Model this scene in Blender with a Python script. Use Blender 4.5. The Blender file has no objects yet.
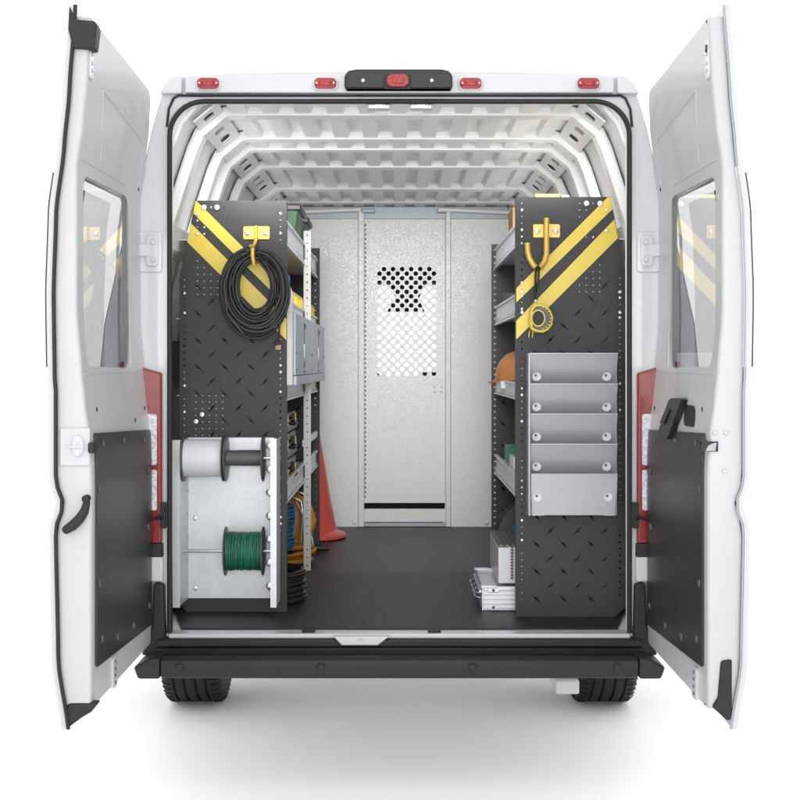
import bpy, math, random
from mathutils import Vector, Matrix
from mathutils.geometry import delaunay_2d_cdt
random.seed(7)
sc = bpy.context.scene
C = sc.collection
R = math.radians
# ------------------------------------------------------------ camera, world, lamps
CZ = 1.355          # camera height; the rear opening of the van is the plane Y = 0
CY = -4.6
cam = bpy.data.objects.new('camera', bpy.data.cameras.new('camera')); C.objects.link(cam)
cam.location = (0, CY, CZ); cam.rotation_euler = (R(90), 0, 0)
cam.data.sensor_width = 36; cam.data.lens = 36 * 1380 / 800
cam.data.shift_x = 0.5 / 800; cam.data.shift_y = -33 / 800
cam.data.clip_end = 300; cam.data.clip_start = 0.05
sc.camera = cam
w = bpy.data.worlds.new('World'); sc.world = w; w.use_nodes = True
w.node_tree.nodes['Background'].inputs[0].default_value = (1, 1, 1, 1)
w.node_tree.nodes['Background'].inputs[1].default_value = 1.6
sc.view_settings.view_transform = 'Standard'; sc.view_settings.look = 'None'
sc.view_settings.exposure = 0; sc.view_settings.gamma = 1
sc.render.engine = 'CYCLES'
sc.cycles.use_denoising = True
sc.cycles.max_bounces = 10; sc.cycles.diffuse_bounces = 6; sc.cycles.transparent_max_bounces = 12
sc.cycles.caustics_reflective = False; sc.cycles.caustics_refractive = False

def area(name, loc, target, sx, sy, power, spread=180):
    l = bpy.data.lights.new(name, 'AREA'); l.shape = 'RECTANGLE'; l.size = sx; l.size_y = sy
    l.energy = power; l.spread = R(spread)
    o = bpy.data.objects.new(name, l); C.objects.link(o); o.location = loc
    o.rotation_euler = (Vector(target) - Vector(loc)).to_track_quat('-Z', 'Y').to_euler()
    return o
area('softbox_overhead', (0, -4.2, 4.6), (0, 0.8, 1.0), 3.4, 2.0, 6, 120)
area('softbox_front', (0.0, -5.6, 1.7), (0, 3.0, 1.35), 1.6, 1.2, 9, 50)
for sx in (-1, 1):      # unseen fill lights added above the shelving to brighten the ceiling
    o = area('ceiling_fill', (sx * .58, 1.45, CZ + .63), (0, 0, 0), 0.2, 2.2, 2.0, 180)
    o.rotation_euler = (0, math.pi - sx * 1.0, 0)
area('partition_fill', (0, .09, CZ + .80), (0, 2.6, CZ - .40), 1.3, .12, 7.0, 70)      # unseen fill added behind the roof header to brighten the partition

# ------------------------------------------------------------ units measured on the photo
def wx(px, Y): return (px - 399.5) * (Y - CY) / 1380
def wz(py, Y): return CZ - (py - 367) * (Y - CY) / 1380

# ------------------------------------------------------------ materials
def mat(name, col, rough=0.5, metal=0.0, coat=0.0, var=0.0, vscale=8.0, bump=0.0, bscale=200.0, rvar=0.0,
        spec=0.5, kind='noise', trans=0.0, emit=0.0, stretch=None, coatr=0.08):
    m = bpy.data.materials.new(name); m.use_nodes = True
    nt = m.node_tree; N = nt.nodes; L = nt.links
    b = N['Principled BSDF']
    b.inputs['Base Color'].default_value = (*col, 1)
    b.inputs['Roughness'].default_value = rough
    b.inputs['Metallic'].default_value = metal
    b.inputs['Coat Weight'].default_value = coat
    b.inputs['Coat Roughness'].default_value = coatr
    b.inputs['Specular IOR Level'].default_value = spec
    b.inputs['Transmission Weight'].default_value = trans
    if emit:
        b.inputs['Emission Color'].default_value = (*col, 1); b.inputs['Emission Strength'].default_value = emit
    tc = N.new('ShaderNodeTexCoord'); src = tc.outputs['Object']
    if stretch:
        mp = N.new('ShaderNodeMapping'); mp.inputs['Scale'].default_value = stretch
        L.new(src, mp.inputs['Vector']); src = mp.outputs['Vector']
    if var or rvar:
        if kind == 'voronoi':
            t = N.new('ShaderNodeTexVoronoi'); t.inputs['Scale'].default_value = vscale
            sep = N.new('ShaderNodeSeparateColor'); L.new(t.outputs['Color'], sep.inputs[0]); out = sep.outputs[0]
        else:
            t = N.new('ShaderNodeTexNoise'); t.inputs['Scale'].default_value = vscale
            t.inputs['Detail'].default_value = 5; t.inputs['Roughness'].default_value = 0.6; out = t.outputs['Fac']
        L.new(src, t.inputs['Vector'])
        if var:
            mr = N.new('ShaderNodeMapRange'); mr.inputs[1].default_value = 0.25; mr.inputs[2].default_value = 0.75
            mr.inputs[3].default_value = 1 - var; mr.inputs[4].default_value = 1 + var
            L.new(out, mr.inputs[0])
            mx = N.new('ShaderNodeMix'); mx.data_type = 'RGBA'; mx.blend_type = 'MULTIPLY'; mx.inputs[0].default_value = 1
            mx.inputs[6].default_value = (*col, 1)
            L.new(mr.outputs[0], mx.inputs[7]); L.new(mx.outputs[2], b.inputs['Base Color'])
        if rvar:
            m2 = N.new('ShaderNodeMapRange'); m2.inputs[1].default_value = 0.3; m2.inputs[2].default_value = 0.7
            m2.inputs[3].default_value = max(0.02, rough - rvar); m2.inputs[4].default_value = min(1, rough + rvar)
            L.new(out, m2.inputs[0]); L.new(m2.outputs[0], b.inputs['Roughness'])
    if bump:
        n2 = N.new('ShaderNodeTexNoise'); n2.inputs['Scale'].default_value = bscale; n2.inputs['Detail'].default_value = 3
        L.new(src, n2.inputs['Vector'])
        bp = N.new('ShaderNodeBump'); bp.inputs['Strength'].default_value = bump; bp.inputs['Distance'].default_value = 0.002
        L.new(n2.outputs['Fac'], bp.inputs['Height']); L.new(bp.outputs[0], b.inputs['Normal'])
    return m
M = {}
M['white'] = mat('white_paint', (.50, .51, .525), .32, coat=.45, var=.02, vscale=3, bump=.05, bscale=60)
M['door'] = mat('door_paint', (.45, .455, .465), .42, coat=.22, var=.02, vscale=4, bump=.06, bscale=40)
M['inner'] = mat('inner_paint', (.80, .80, .795), .42, coat=.15, var=.05, vscale=5, bump=.1, bscale=30)
M['galv'] = mat('galvanised_sheet', (.70, .70, .69), .45, metal=.1, var=.08, vscale=230, kind='voronoi', rvar=.10, bump=.03, bscale=500)
M['bluegrey'] = mat('bluegrey_sheet', (.30, .33, .35), .4, metal=.3, var=.05)
M['dark'] = mat('dark_powder_coat', (.040, .0405, .042), .42, spec=0.25, var=.12, vscale=6, bump=.35, bscale=700, rvar=.05)
M['mark'] = mat('tread_mark_black', (.012, .012, .013), .3)
M['yellow'] = mat('yellow_film', (.64, .485, .045), .4, var=.04, vscale=20, coat=.2)
M['gold'] = mat('yellow_zinc', (.62, .39, .085), .34, metal=.35, var=.1, vscale=30)
M['rubber'] = mat('black_rubber', (.017, .017, .017), .5, spec=0.3, bump=.2, bscale=300)
M['plastic'] = mat('grey_black_plastic', (.019, .0195, .021), .5, spec=0.28, var=.06, vscale=10, bump=.3, bscale=900)
M['housing'] = mat('black_housing_plastic', (.015, .015, .016), .38, spec=.35, coat=.08)
M['trim'] = mat('charcoal_trim_board', (.026, .027, .027), .36, spec=0.35, var=.12, vscale=3, bump=.2, bscale=500, coat=.1, coatr=.3)
M['red'] = mat('red_lens', (.30, .008, .010), .25, coat=.4, var=.25, vscale=160, kind='voronoi', bump=1, bscale=260)
M['redtail'] = mat('red_tail_lens', (.19, .006, .006), .28, coat=.4, var=.1, vscale=30, bump=.3, bscale=60)
M['lens'] = mat('clear_lens', (.52, .52, .56), .2, coat=.5, var=.22, vscale=170, kind='voronoi', bump=.8, bscale=220)
M['tyre'] = mat('tyre_rubber', (.012, .012, .012), .65, spec=.3, bump=.3, bscale=200, var=.1)
M['steel'] = mat('steel', (.55, .56, .57), .28, metal=.9, var=.08, vscale=20)
M['bolt'] = mat('bolt_steel', (.72, .73, .75), .25, metal=.6)
M['alu'] = mat('shelf_aluminium', (.80, .81, .85), .36, metal=.25, var=.04, vscale=12)
M['post'] = mat('post_grey_paint', (.50, .50, .485), .45, var=.05, vscale=30)
M['pocket'] = mat('pocket_grey_metal', (.42, .43, .45), .38, metal=.35, var=.05, vscale=14, bump=.05, bscale=300)
M['bracket'] = mat('bracket_galvanised', (.62, .64, .66), .4, metal=.3, var=.07, vscale=25, bump=.1, bscale=90)
M['mat'] = mat('rubber_floor_mat', (.020, .020, .021), .46, spec=.35, var=.45, vscale=9, bump=.5, bscale=120, stretch=(1, 3, 1))
M['cable'] = mat('cable_black', (.028, .028, .030), .4, spec=0.3, coat=.15)
M['whitepl'] = mat('white_plastic', (.62, .63, .65), .4)
M['spoolgrey'] = mat('spool_grey_plastic', (.07, .07, .068), .45, var=.05)
M['green'] = mat('green_wire', (.012, .13, .075), .42, var=.25, vscale=50)
M['greenbin'] = mat('green_bin_plastic', (.008, .065, .02), .4)
M['blacklid'] = mat('black_lid_plastic', (.03, .027, .027), .4)
M['blue'] = mat('blue_cord', (.03, .15, .27), .5, var=.2, vscale=60)
M['bluecap'] = mat('blue_cap', (.06, .12, .42), .4)
M['orange'] = mat('orange_cord', (.50, .20, .02), .45, var=.1)
M['cone'] = mat('cone_red_orange', (.62, .085, .065), .35, coat=.15, var=.04)
M['hat'] = mat('hard_hat_orange', (.46, .19, .06), .4, coat=.2)
M['cab'] = mat('cabinet_bluegrey_paint', (.36, .40, .485), .4, var=.03, coat=.1)
M['ink'] = mat('dark_ink', (.07, .08, .1), .5)
M['card'] = mat('brown_card', (.42, .27, .12), .7, var=.05)
M['boxgreen'] = mat('green_carton', (.04, .20, .14), .5)
M['white2'] = mat('white_device_paint', (.66, .67, .70), .35, coat=.1, var=.03)
M['louver'] = mat('louver_grey', (.16, .165, .17), .4, metal=.3)
M['reddot'] = mat('red_terminal', (.3, .02, .03), .4)
M['headliner'] = mat('cab_dark_trim', (.012, .012, .013), .8)
M['lidyellow'] = mat('olive_yellow_lid', (.34, .32, .06), .5)
M['brass'] = mat('dull_brass', (.30, .19, .09), .5)
M['floor'] = mat('studio_white_floor', (.97, .97, .97), .6, spec=.2)
def glassmat():
    m = bpy.data.materials.new('window_glass'); m.use_nodes = True
    nt = m.node_tree; N = nt.nodes; L = nt.links; N.clear()
    o = N.new('ShaderNodeOutputMaterial'); mx = N.new('ShaderNodeMixShader')
    t = N.new('ShaderNodeBsdfTransparent'); t.inputs[0].default_value = (.82, .825, .83, 1)
    g = N.new('ShaderNodeBsdfGlossy'); g.inputs['Roughness'].default_value = .015; g.inputs[0].default_value = (1, 1, 1, 1)
    f = N.new('ShaderNodeFresnel'); ge = N.new('ShaderNodeNewGeometry'); mr = N.new('ShaderNodeMapRange')
    mr.inputs[3].default_value = 1.45; mr.inputs[4].default_value = 1 / 1.45
    L.new(ge.outputs['Backfacing'], mr.inputs[0]); L.new(mr.outputs[0], f.inputs[0])
    mu = N.new('ShaderNodeMath'); mu.operation = 'MULTIPLY'; mu.inputs[1].default_value = .8; L.new(f.outputs[0], mu.inputs[0]); L.new(mu.outputs[0], mx.inputs[0]); L.new(t.outputs[0], mx.inputs[1]); L.new(g.outputs[0], mx.inputs[2]); L.new(mx.outputs[0], o.inputs[0])
    return m
M['glass'] = glassmat()

# ------------------------------------------------------------ mesh builder
class MB:
    def __init__(s): s.v = []; s.f = []; s.m = []; s.pc = []
    def add(s, vs, fs, mi=0):
        s.pc.append(([tuple(p) for p in vs], list(fs), mi)); n = len(s.v); s.v += [tuple(p) for p in vs]
        for f in fs: s.f.append(tuple(i + n for i in f)); s.m.append(mi)
    def box(s, x0, x1, y0, y1, z0, z1, mi=0):
        x0, x1 = min(x0, x1), max(x0, x1); y0, y1 = min(y0, y1), max(y0, y1); z0, z1 = min(z0, z1), max(z0, z1)
        v = [(x, y, z) for x in (x0, x1) for y in (y0, y1) for z in (z0, z1)]
        s.add(v, [(0, 1, 3, 2), (4, 6, 7, 5), (0, 4, 5, 1), (2, 3, 7, 6), (0, 2, 6, 4), (1, 5, 7, 3)], mi); return s
    def prism(s, poly, fn, t0, t1, mi=0):
        n = len(poly); v = [fn(p[0], p[1], t0) for p in poly] + [fn(p[0], p[1], t1) for p in poly]
        s.add(v, [tuple(range(n)), tuple(range(2 * n - 1, n - 1, -1))] + [(i, i + n, (i + 1) % n + n, (i + 1) % n) for i in range(n)], mi); return s
    def tube(s, pts, r, n=8, mi=0, closed=False, caps=True):
        P = [Vector(p) for p in pts]; m = len(P)
        rs = r if isinstance(r, (list, tuple)) else [r] * m
        up = None; v = []
        for i in range(m):
            if closed: t = (P[(i + 1) % m] - P[i - 1])
            else: t = P[min(i + 1, m - 1)] - P[max(i - 1, 0)]
            t.normalize()
            if up is None:
                a = Vector((0, 0, 1)) if abs(t.z) < .9 else Vector((1, 0, 0)); up = (a - t * a.dot(t)).normalized()
            else: up = (up - t * up.dot(t)).normalized()
            b = t.cross(up)
            for k in range(n):
                a = 2 * math.pi * k / n; v.append(P[i] + (up * math.cos(a) + b * math.sin(a)) * rs[i])
        f = []
        for i in range(m if closed else m - 1):
            j = (i + 1) % m
            for k in range(n): f.append((i * n + k, i * n + (k + 1) % n, j * n + (k + 1) % n, j * n + k))
        if caps and not closed: f += [tuple(range(n - 1, -1, -1)), tuple((m - 1) * n + k for k in range(n))]
        s.add(v, f, mi); return s
    def lathe(s, prof, c, axis='z', n=32, mi=0):
        # prof: list of (radius, height) along axis
        v = []
        for r, h in prof:
            for k in range(n):
                a = 2 * math.pi * k / n; x = r * math.cos(a); y = r * math.sin(a)
                if axis == 'z': v.append((c[0] + x, c[1] + y, c[2] + h))
                elif axis == 'x': v.append((c[0] + h, c[1] + x, c[2] + y))
                else: v.append((c[0] + x, c[1] + h, c[2] + y))
        f = []
        for i in range(len(prof) - 1):
            for k in range(n): f.append((i * n + k, i * n + (k + 1) % n, (i + 1) * n + (k + 1) % n, (i + 1) * n + k))
        if prof[0][0] > 1e-6: f.append(tuple(range(n - 1, -1, -1)))
        if prof[-1][0] > 1e-6: f.append(tuple((len(prof) - 1) * n + k for k in range(n)))
        s.add(v, f, mi); return s
    def dome(s, c, r, h, axis, n=12, mi=0):      # rivet head; axis like '-y'
        sg = -1 if axis[0] == '-' else 1
        prof = [(r * math.cos(a), sg * h * math.sin(a)) for a in (0, R(30), R(60), R(85))]
        return s.lathe(prof, c, axis[-1], n, mi)
    def grid(s, fn, nu, nv, mi=0, cu=False):
        v = [fn(i / nu, j / nv) for i in range(nu + 1) for j in range(nv + 1)]
        s.add(v, [(i * (nv + 1) + j, (i + 1) * (nv + 1) + j, (i + 1) * (nv + 1) + j + 1, i * (nv + 1) + j + 1) for i in range(nu) for j in range(nv)], mi); return s
    def build_each(s, name, m, parent=None, per=1, **kw):      # every primitive becomes an object of its own
        out = []
        for i in range(0, len(s.pc), per):
            q = MB()
            for v, f, mi in s.pc[i:i + per]: q.add(v, f, mi)
            out.append(q.build(name, m, parent, **kw))
        return out
    def build(s, name, m, parent=None, bevel=0, smooth=35, seg=2, loc=None, **kw):
        me = bpy.data.meshes.new(name)
        c = Vector(loc) if loc is not None else (Vector([sum(p[i] for p in s.v) / len(s.v) for i in range(3)]) if s.v else Vector((0, 0, 0)))
        me.from_pydata([Vector(p) - c for p in s.v], [], s.f)
        for q in (m if isinstance(m, (list, tuple)) else [m]): me.materials.append(M[q])
        me.polygons.foreach_set('material_index', s.m)
        import bmesh
        bm = bmesh.new(); bm.from_mesh(me); bmesh.ops.remove_doubles(bm, verts=bm.verts, dist=1e-6)
        bmesh.ops.recalc_face_normals(bm, faces=bm.faces); bm.to_mesh(me); bm.free()
        me.shade_smooth(); me.set_sharp_from_angle(angle=R(smooth))
        o = bpy.data.objects.new(name, me); C.objects.link(o); o.location = c
        if parent is not None:
            o.parent = parent; o.matrix_parent_inverse = wm(parent).inverted()
        if bevel:
            b = o.modifiers.new('bevel', 'BEVEL'); b.width = bevel; b.segments = seg; b.limit_method = 'ANGLE'; b.angle_limit = R(40)
            b.harden_normals = False
        for k, q in kw.items(): o[k] = q
        return o
def wm(o):
    m = Matrix.LocRotScale(o.location, o.rotation_euler, o.scale)
    return (wm(o.parent) @ o.matrix_parent_inverse @ m) if o.parent else m
def thing(name, label, cat, loc=(0, 0, 0), group=None):
    o = bpy.data.objects.new(name, None); C.objects.link(o); o.location = loc; o.empty_display_size = .1
    o['label'] = label; o['category'] = cat
    if group: o['group'] = group
    return o
def tag(o, label, cat, group=None):
    o['label'] = label; o['category'] = cat
    if group: o['group'] = group
    return o
def child_copy(o, parent, delta):
    c = o.copy(); C.objects.link(c)
    c.parent = parent
    if o.parent is not parent: c.matrix_parent_inverse = o.matrix_parent_inverse.copy()
    return c
def copy_thing(root, delta, label):
    r = root.copy(); C.objects.link(r); r.location = Vector(root.location) + Vector(delta); r['label'] = label
    for ch in list(root.children):
        c = child_copy(ch, r, delta)
        for g in list(ch.children): child_copy(g, c, delta)
    return r
XZ = lambda Y: (lambda u, v, t: (u, Y + t, v))
YZ = lambda X: (lambda u, v, t: (X + t, u, v))
XY = lambda Z: (lambda u, v, t: (u, v, Z + t))
def circ(x, y, r, n=12, ry=None): return [(x + r * math.cos(2 * math.pi * k / n), y + (ry or r) * math.sin(2 * math.pi * k / n)) for k in range(n)]
def rrect(x0, x1, y0, y1, r, n=6):
    p = []
    for cx, cy, a0 in ((x1 - r, y1 - r, 0), (x0 + r, y1 - r, 90), (x0 + r, y0 + r, 180), (x1 - r, y0 + r, 270)):
        for k in range(n + 1):
            a = R(a0 + 90 * k / n); p.append((cx + r * math.cos(a), cy + r * math.sin(a)))
    return p
def slot(x, y, L_, r, ang, n=6):
    p = []; c, s_ = math.cos(ang), math.sin(ang)
    for e, a0 in ((1, -90), (-1, 90)):
        for k in range(n + 1):
            a = R(a0 + 180 * k / n); u = e * (L_ / 2 - r) + r * math.cos(a); v = r * math.sin(a)
            p.append((x + u * c - v * s_, y + u * s_ + v * c))
    return p
def inside(x, y, poly):
    r = False; j = len(poly) - 1
    for i in range(len(poly)):
        xi, yi = poly[i]; xj, yj = poly[j]
        if (yi > y) != (yj > y) and x < (xj - xi) * (y - yi) / (yj - yi) + xi: r = not r
        j = i
    return r
def plate(mb, outer, holes, fn, th, mi=0, grid=0):
    """a sheet with real holes: outline and holes are loops in (u, v); th is its thickness along t"""
    vs = []; es = []
    if grid:
        def sub(lp):
            q = []
            for i, p in enumerate(lp):
                c = lp[(i + 1) % len(lp)]; k_ = max(1, int(math.hypot(c[0] - p[0], c[1] - p[1]) / grid + .5))
                q += [(p[0] + (c[0] - p[0]) * j / k_, p[1] + (c[1] - p[1]) * j / k_) for j in range(k_)]
            return q
        outer = sub(outer); holes = [sub(h) for h in holes]
    for loop in [outer] + holes:
        n0 = len(vs); n = len(loop); vs += [Vector(p) for p in loop]; es += [(n0 + i, n0 + (i + 1) % n) for i in range(n)]
    if grid:
        xs = [p[0] for p in outer]; ys = [p[1] for p in outer]
        nx = int((max(xs) - min(xs)) / grid) + 1; ny = int((max(ys) - min(ys)) / grid) + 1
        for i in range(1, nx):
            for j in range(1, ny):
                p = (min(xs) + (max(xs) - min(xs)) * i / nx, min(ys) + (max(ys) - min(ys)) * j / ny)
                if inside(*p, outer) and not any(inside(*p, h) for h in holes): vs.append(Vector(p))
    V, E, F, *_ = delaunay_2d_cdt(vs, es, [], 0, 1e-6)
    bb = [(min(p[0] for p in h), max(p[0] for p in h), min(p[1] for p in h), max(p[1] for p in h), h) for h in holes]
    keep = []
    for f in F:
        cx = sum(V[i][0] for i in f) / len(f); cy = sum(V[i][1] for i in f) / len(f)
        if not inside(cx, cy, outer): continue
        if any(b[0] <= cx <= b[1] and b[2] <= cy <= b[3] and inside(cx, cy, b[4]) for b in bb): continue
        keep.append(tuple(f))
    n = len(V)
    v = [fn(p[0], p[1], 0) for p in V] + [fn(p[0], p[1], th) for p in V]
    fs = list(keep) + [tuple(i + n for i in reversed(f)) for f in keep]
    cnt = {}
    for f in keep:
        for i in range(len(f)):
            e = (f[i], f[(i + 1) % len(f)]); k = (min(e), max(e)); cnt.setdefault(k, []).append(e)
    for k, l in cnt.items():
        if len(l) == 1: a, b = l[0]; fs.append((b, a, a + n, b + n))
    used = sorted({i for f in fs for i in f}); rm = {o: i for i, o in enumerate(used)}
    mb.add([v[i] for i in used], [tuple(rm[i] for i in f) for f in fs], mi)
def interp(tab, z):
    if z <= tab[0][0]: return tab[0][1]
    for (a, va), (b, vb) in zip(tab, tab[1:]):
        if z <= b:
            t = (z - a) / (b - a); t = t * t * (3 - 2 * t) * .5 + t * .5
            return va + (vb - va) * t
    return tab[-1][1]

# ============================================================ SETTING
g = MB().box(-60, 60, -30, 90, -.1, 0).build('studio_floor', 'floor'); g['kind'] = 'structure'

# ============================================================ VAN
van = thing('van', 'white cargo van seen from behind with both rear doors swung wide open', 'van', (0, 2.4, 0))
FZ = CZ - .883     # cargo floor
def zc(v): return CZ + v
# --- outer body shell
half = [(.955, -.86), (.99, -.7), (1.01, -.4), (1.01, -.1), (.985, .15), (.93, .40), (.865, .62), (.825, .80), (.80, .885), (.785, .93), (.76, .958), (.70, .972), (.4, .982), (0, .986)]
full = [(-x, z) for x, z in half] + [(x, z) for x, z in reversed(half[:-1])]
b = MB()
secs = [(.012, 1, 0), (1.0, 1.005, .0), (3.2, 1.005, .0)]
n = len(full)
vv = []
for Y, sx, dz in secs: vv += [(x * sx, Y, zc(z + dz)) for x, z in full]
ff = [(i * n + k, i * n + k + 1, (i + 1) * n + k + 1, (i + 1) * n + k) for i in range(len(secs) - 1) for k in range(n - 1)]
b.add(vv, ff)
b.build('body_shell', 'white', van, smooth=25)
# rear frame with opening
def gate(x1, zb, zt, r, n=8):
    p = [(-x1, zb), (x1, zb)]
    for cx, a0 in ((x1 - r, 0), (r - x1, 90)):
        for k in range(n + 1):
            a = R(a0 + 90 * k / n); p.append((cx + r * math.cos(a), zt - r + r * math.sin(a)))
    return p
op = [(x, CZ + z) for x, z in gate(.775, -.93, .893, .12)]
b = MB(); plate(b, [(x * .995, zc(z)) for x, z in full], [op], XZ(0), .035)
b.build('rear_frame', 'white', van, smooth=25)
b = MB()   # jamb inside the opening
b.tube([(x * .992, .03, CZ + (z - CZ)) for x, z in op], .012, 8, closed=True)
b.build('opening_flange', 'inner', van)
# header band above the opening
def arc_pts(s): return [(s * .792, .893), (s * .785, .915), (s * .765, .945), (s * .735, .962), (s * .718, .967)]
hz = [(-.712, .91), (.712, .91), (.712, .962), (.700, .966), (.4, .972), (-.4, .972), (-.700, .966), (-.712, .962)]
b = MB().prism([(x, zc(z)) for x, z in hz], XZ(-.022), 0, .06)
b.build('roof_header', 'white', van, bevel=.004)
for s in (-1, 1):
    p = [(s * .722, .908), (s * .795, .905), (s * .792, .918), (s * .781, .940), (s * .765, .957), (s * .745, .968), (s * .722, .970)]
    MB().prism([(x, zc(z)) for x, z in p], XZ(-.024), 0, .06).build('header_corner', 'white', van, bevel=.006, seg=3)
# gap line + drip seal above opening
b = MB()
def updrip(s): return [(s * .775, -.004, zc(.80)), (s * .768, -.006, zc(.86)), (s * .752, -.006, zc(.895)), (s * .735, -.006, zc(.904))]
b.tube(updrip(-1) + [(0, -.006, zc(.904))] + list(reversed(updrip(1))), .0042, 6)
b.build('drip_gasket', 'rubber', van)
sl = [(x, -.012, CZ + z) for x, z in gate(.764, -.884, .883, .115, 10)]; sl = sl[1:] + sl[:1]
b = MB(); b.tube(sl, .0085, 10)
b.build('door_seal', 'rubber', van)
# --- interior liner
prof = [(.90, -.883), (.915, -.4), (.905, 0), (.875, .3), (.80, .6), (.76, .72), (.725, .815), (.665, .885), (.60, .914)]
for s in (-1, 1):
    b = MB(); b.grid(lambda u, v: (0, 0, 0), 1, 1); b.v = []; b.f = []; b.m = []
    n = len(prof); vs = [(s * x, Y, zc(z)) for Y in (.03, 3.2) for x, z in prof]
    b.add(vs, [(i, i + 1, n + i + 1, n + i) for i in range(n - 1)])
    vs2 = [(s * (x + .012), Y, zc(z + .006)) for Y in (.03, 3.2) for x, z in prof]
    b.add(vs2, [(i, i + 1, n + i + 1, n + i) for i in range(n - 1)])
    # stamped recesses as raised frames on the upper wall
    b.build('side_wall', 'inner', van, smooth=60)
    # cant rail with oval slots, bent between wall and ceiling
    b = MB(); L0 = .102
    def cant(u, v, t, s=s):     # u along Y, v across from wall (0) to ceiling (L0)
        c = v / L0
        return (s * (.692 - .080 * c + t), u, zc(.824 + .066 * c) + t * .9)
    holes = []
    for y0, k in ((.135, 1), (.42, 2), (1.18, 2), (1.70, 3), (2.42, 2)):
        for q in range(k): holes.append(slot(y0 + q * .155, L0 * .5, .09, .020, .0))
    plate(b, [(.05, 0), (3.1, 0), (3.1, L0), (.05, L0)], holes, cant, .004)
    b.build('cant_rail', 'inner', van, smooth=20)
    # lengthwise wall rail
    b = MB(); b.prism([(.845, .40), (.80, .42), (.785, .50), (.83, .52)], lambda u, v, t: (s * u, t, zc(v)), .05, 3.0)
    b.build('wall_rail', 'inner', van, bevel=.004)
pl = [(-x, z) for x, z in prof] + [(x, z) for x, z in reversed(prof)]
b = MB(); plate(b, [(x * .985, zc(z * .985)) for x, z in full], [[(x, zc(z)) for x, z in pl]], XZ(.038), .002)
b.build('inner_frame', 'inner', van)
# ceiling sheet with lengthwise corrugations
cp = [(-.66, .907)]
for k in range(-5, 6):
    x = k * .1115; cp += [(x - .034, .907), (x - .027, .884), (x + .027, .884), (x + .034, .907)]
cp += [(.66, .907)]
b = MB(); n = len(cp)
b.add([(x, Y, zc(z)) for Y in (.03, 3.1) for x, z in cp], [(i, i + 1, n + i + 1, n + i) for i in range(n - 1)])
b.add([(x, Y, zc(z + .01)) for Y in (.03, 3.1) for x, z in cp], [(i, i + 1, n + i + 1, n + i) for i in range(n - 1)])
b.build('ceiling_panel', 'inner', van, smooth=20)
b = MB().box(-.7, .7, .036, 3.19, zc(.93), zc(.95)).build('roof_insulation', 'inner', van)
MB().box(-.74, .74, 3.05, 3.07, zc(.80), zc(.94)).build('front_header', 'inner', van)
# bows: ceiling, bent corner, wall rib
for Y0, wd in ((.205, .10), (.71, .095), (.97, .085), (1.46, .10), (2.20, .11), (2.76, .11)):
    q = [(.86, .1), (.84, .3), (.80, .47), (.745, .64), (.708, .755), (.685, .808), (.608, .872), (.585, .879)]
    path = [(-x, z) for x, z in q] + [(x, z) for x, z in reversed(q)]
    b = MB(); vs = []
    nrm = []
    for i, (x, z) in enumerate(path):
        a = path[max(i - 1, 0)]; c = path[min(i + 1, len(path) - 1)]
        tx, tz = c[0] - a[0], c[1] - a[1]; l = math.hypot(tx, tz); nrm.append((-tz / l, tx / l))
    fl = .022
    for (x, z), (nx, nz) in zip(path, nrm):
        # hat section: flange, web, crown, web, flange ; n points outward
        for dy, dn in ((-fl, .029), (0, .028), (.012, 0), (wd - .012, 0), (wd, .028), (wd + fl, .029)):
            vs.append((x + nx * dn, Y0 + dy, zc(z + nz * dn)))
    m_ = 6
    b.add(vs, [(i * m_ + k, i * m_ + k + 1, (i + 1) * m_ + k + 1, (i + 1) * m_ + k) for i in range(len(path) - 1) for k in range(m_ - 1)])
    # little crown slots that tie corrugations to the bow
    o = b.build('roof_bow', 'inner', van, smooth=25)
    so = o.modifiers.new('thick', 'SOLIDIFY'); so.thickness = .0015
# floor, mat
MB().box(-.90, .90, .0, 3.1, FZ - .05, FZ - .006).build('cargo_floor', 'inner', van)
mp = [(-.60, .045), (.60, .045), (.735, .05), (.80, .33), (.88, .5), (.88, 3.02), (-.88, 3.02), (-.88, .5), (-.80, .33), (-.735, .05)]
MB().prism(mp, XY(FZ - .004), 0, .005).build('floor_mat', 'mat', van)
M['mat2'] = mat('rubber_floor_mat_rear', (.020, .020, .0205), .5, spec=.35, rvar=.03, var=.4, vscale=9, bump=.6, bscale=90, stretch=(2.5, 1, 1))
MB().prism([(-.60, .046), (.60, .046), (.735, .051), (.80, .33), (.86, .5), (.86, 1.31), (-.86, 1.31), (-.86, .5), (-.80, .33), (-.735, .051)], XY(FZ + .0015), 0, .002).build('floor_mat', 'mat2', van)
b = MB()
for X in (-.30, .12):   # anchor catches at the sill
    b.box(wx(302, 0) if X < 0 else wx(428, 0), wx(315, 0) if X < 0 else wx(441, 0), -.012, .03, FZ + .001, FZ + .006)
b.build_each('sill_catch', 'rubber', van, bevel=.002)
# sill plate and latch
b = MB().box(-.765, .765, -.03, .045, FZ - .021, FZ - .001)
o = b.build('sill_plate', 'white', van, bevel=.004)
tp = [(wx(334, -.03), FZ - .004), (wx(389, -.03), FZ - .004), (wx(378, -.03), wz(643.5, -.03)), (wx(342, -.03), wz(643.5, -.03))]
b = MB().prism(tp, XZ(-.064), 0, .04); c = b.build('latch_plate', 'white', o, bevel=.003)
b = MB()
for a in (90, 215, 325):
    cx, cz_ = wx(361, -.05), wz(638.5, -.05); d = (math.cos(R(a)), math.sin(R(a)))
    b.tube([(cx, -.0655, cz_), (cx + d[0] * .017, -.0655, cz_ + d[1] * .011)], .0028, 6)
b.box(wx(352, -.05), wx(370, -.05), -.0655, -.063, wz(642, -.05), wz(641.3, -.05))
b.build('striker', 'steel', o)
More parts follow.
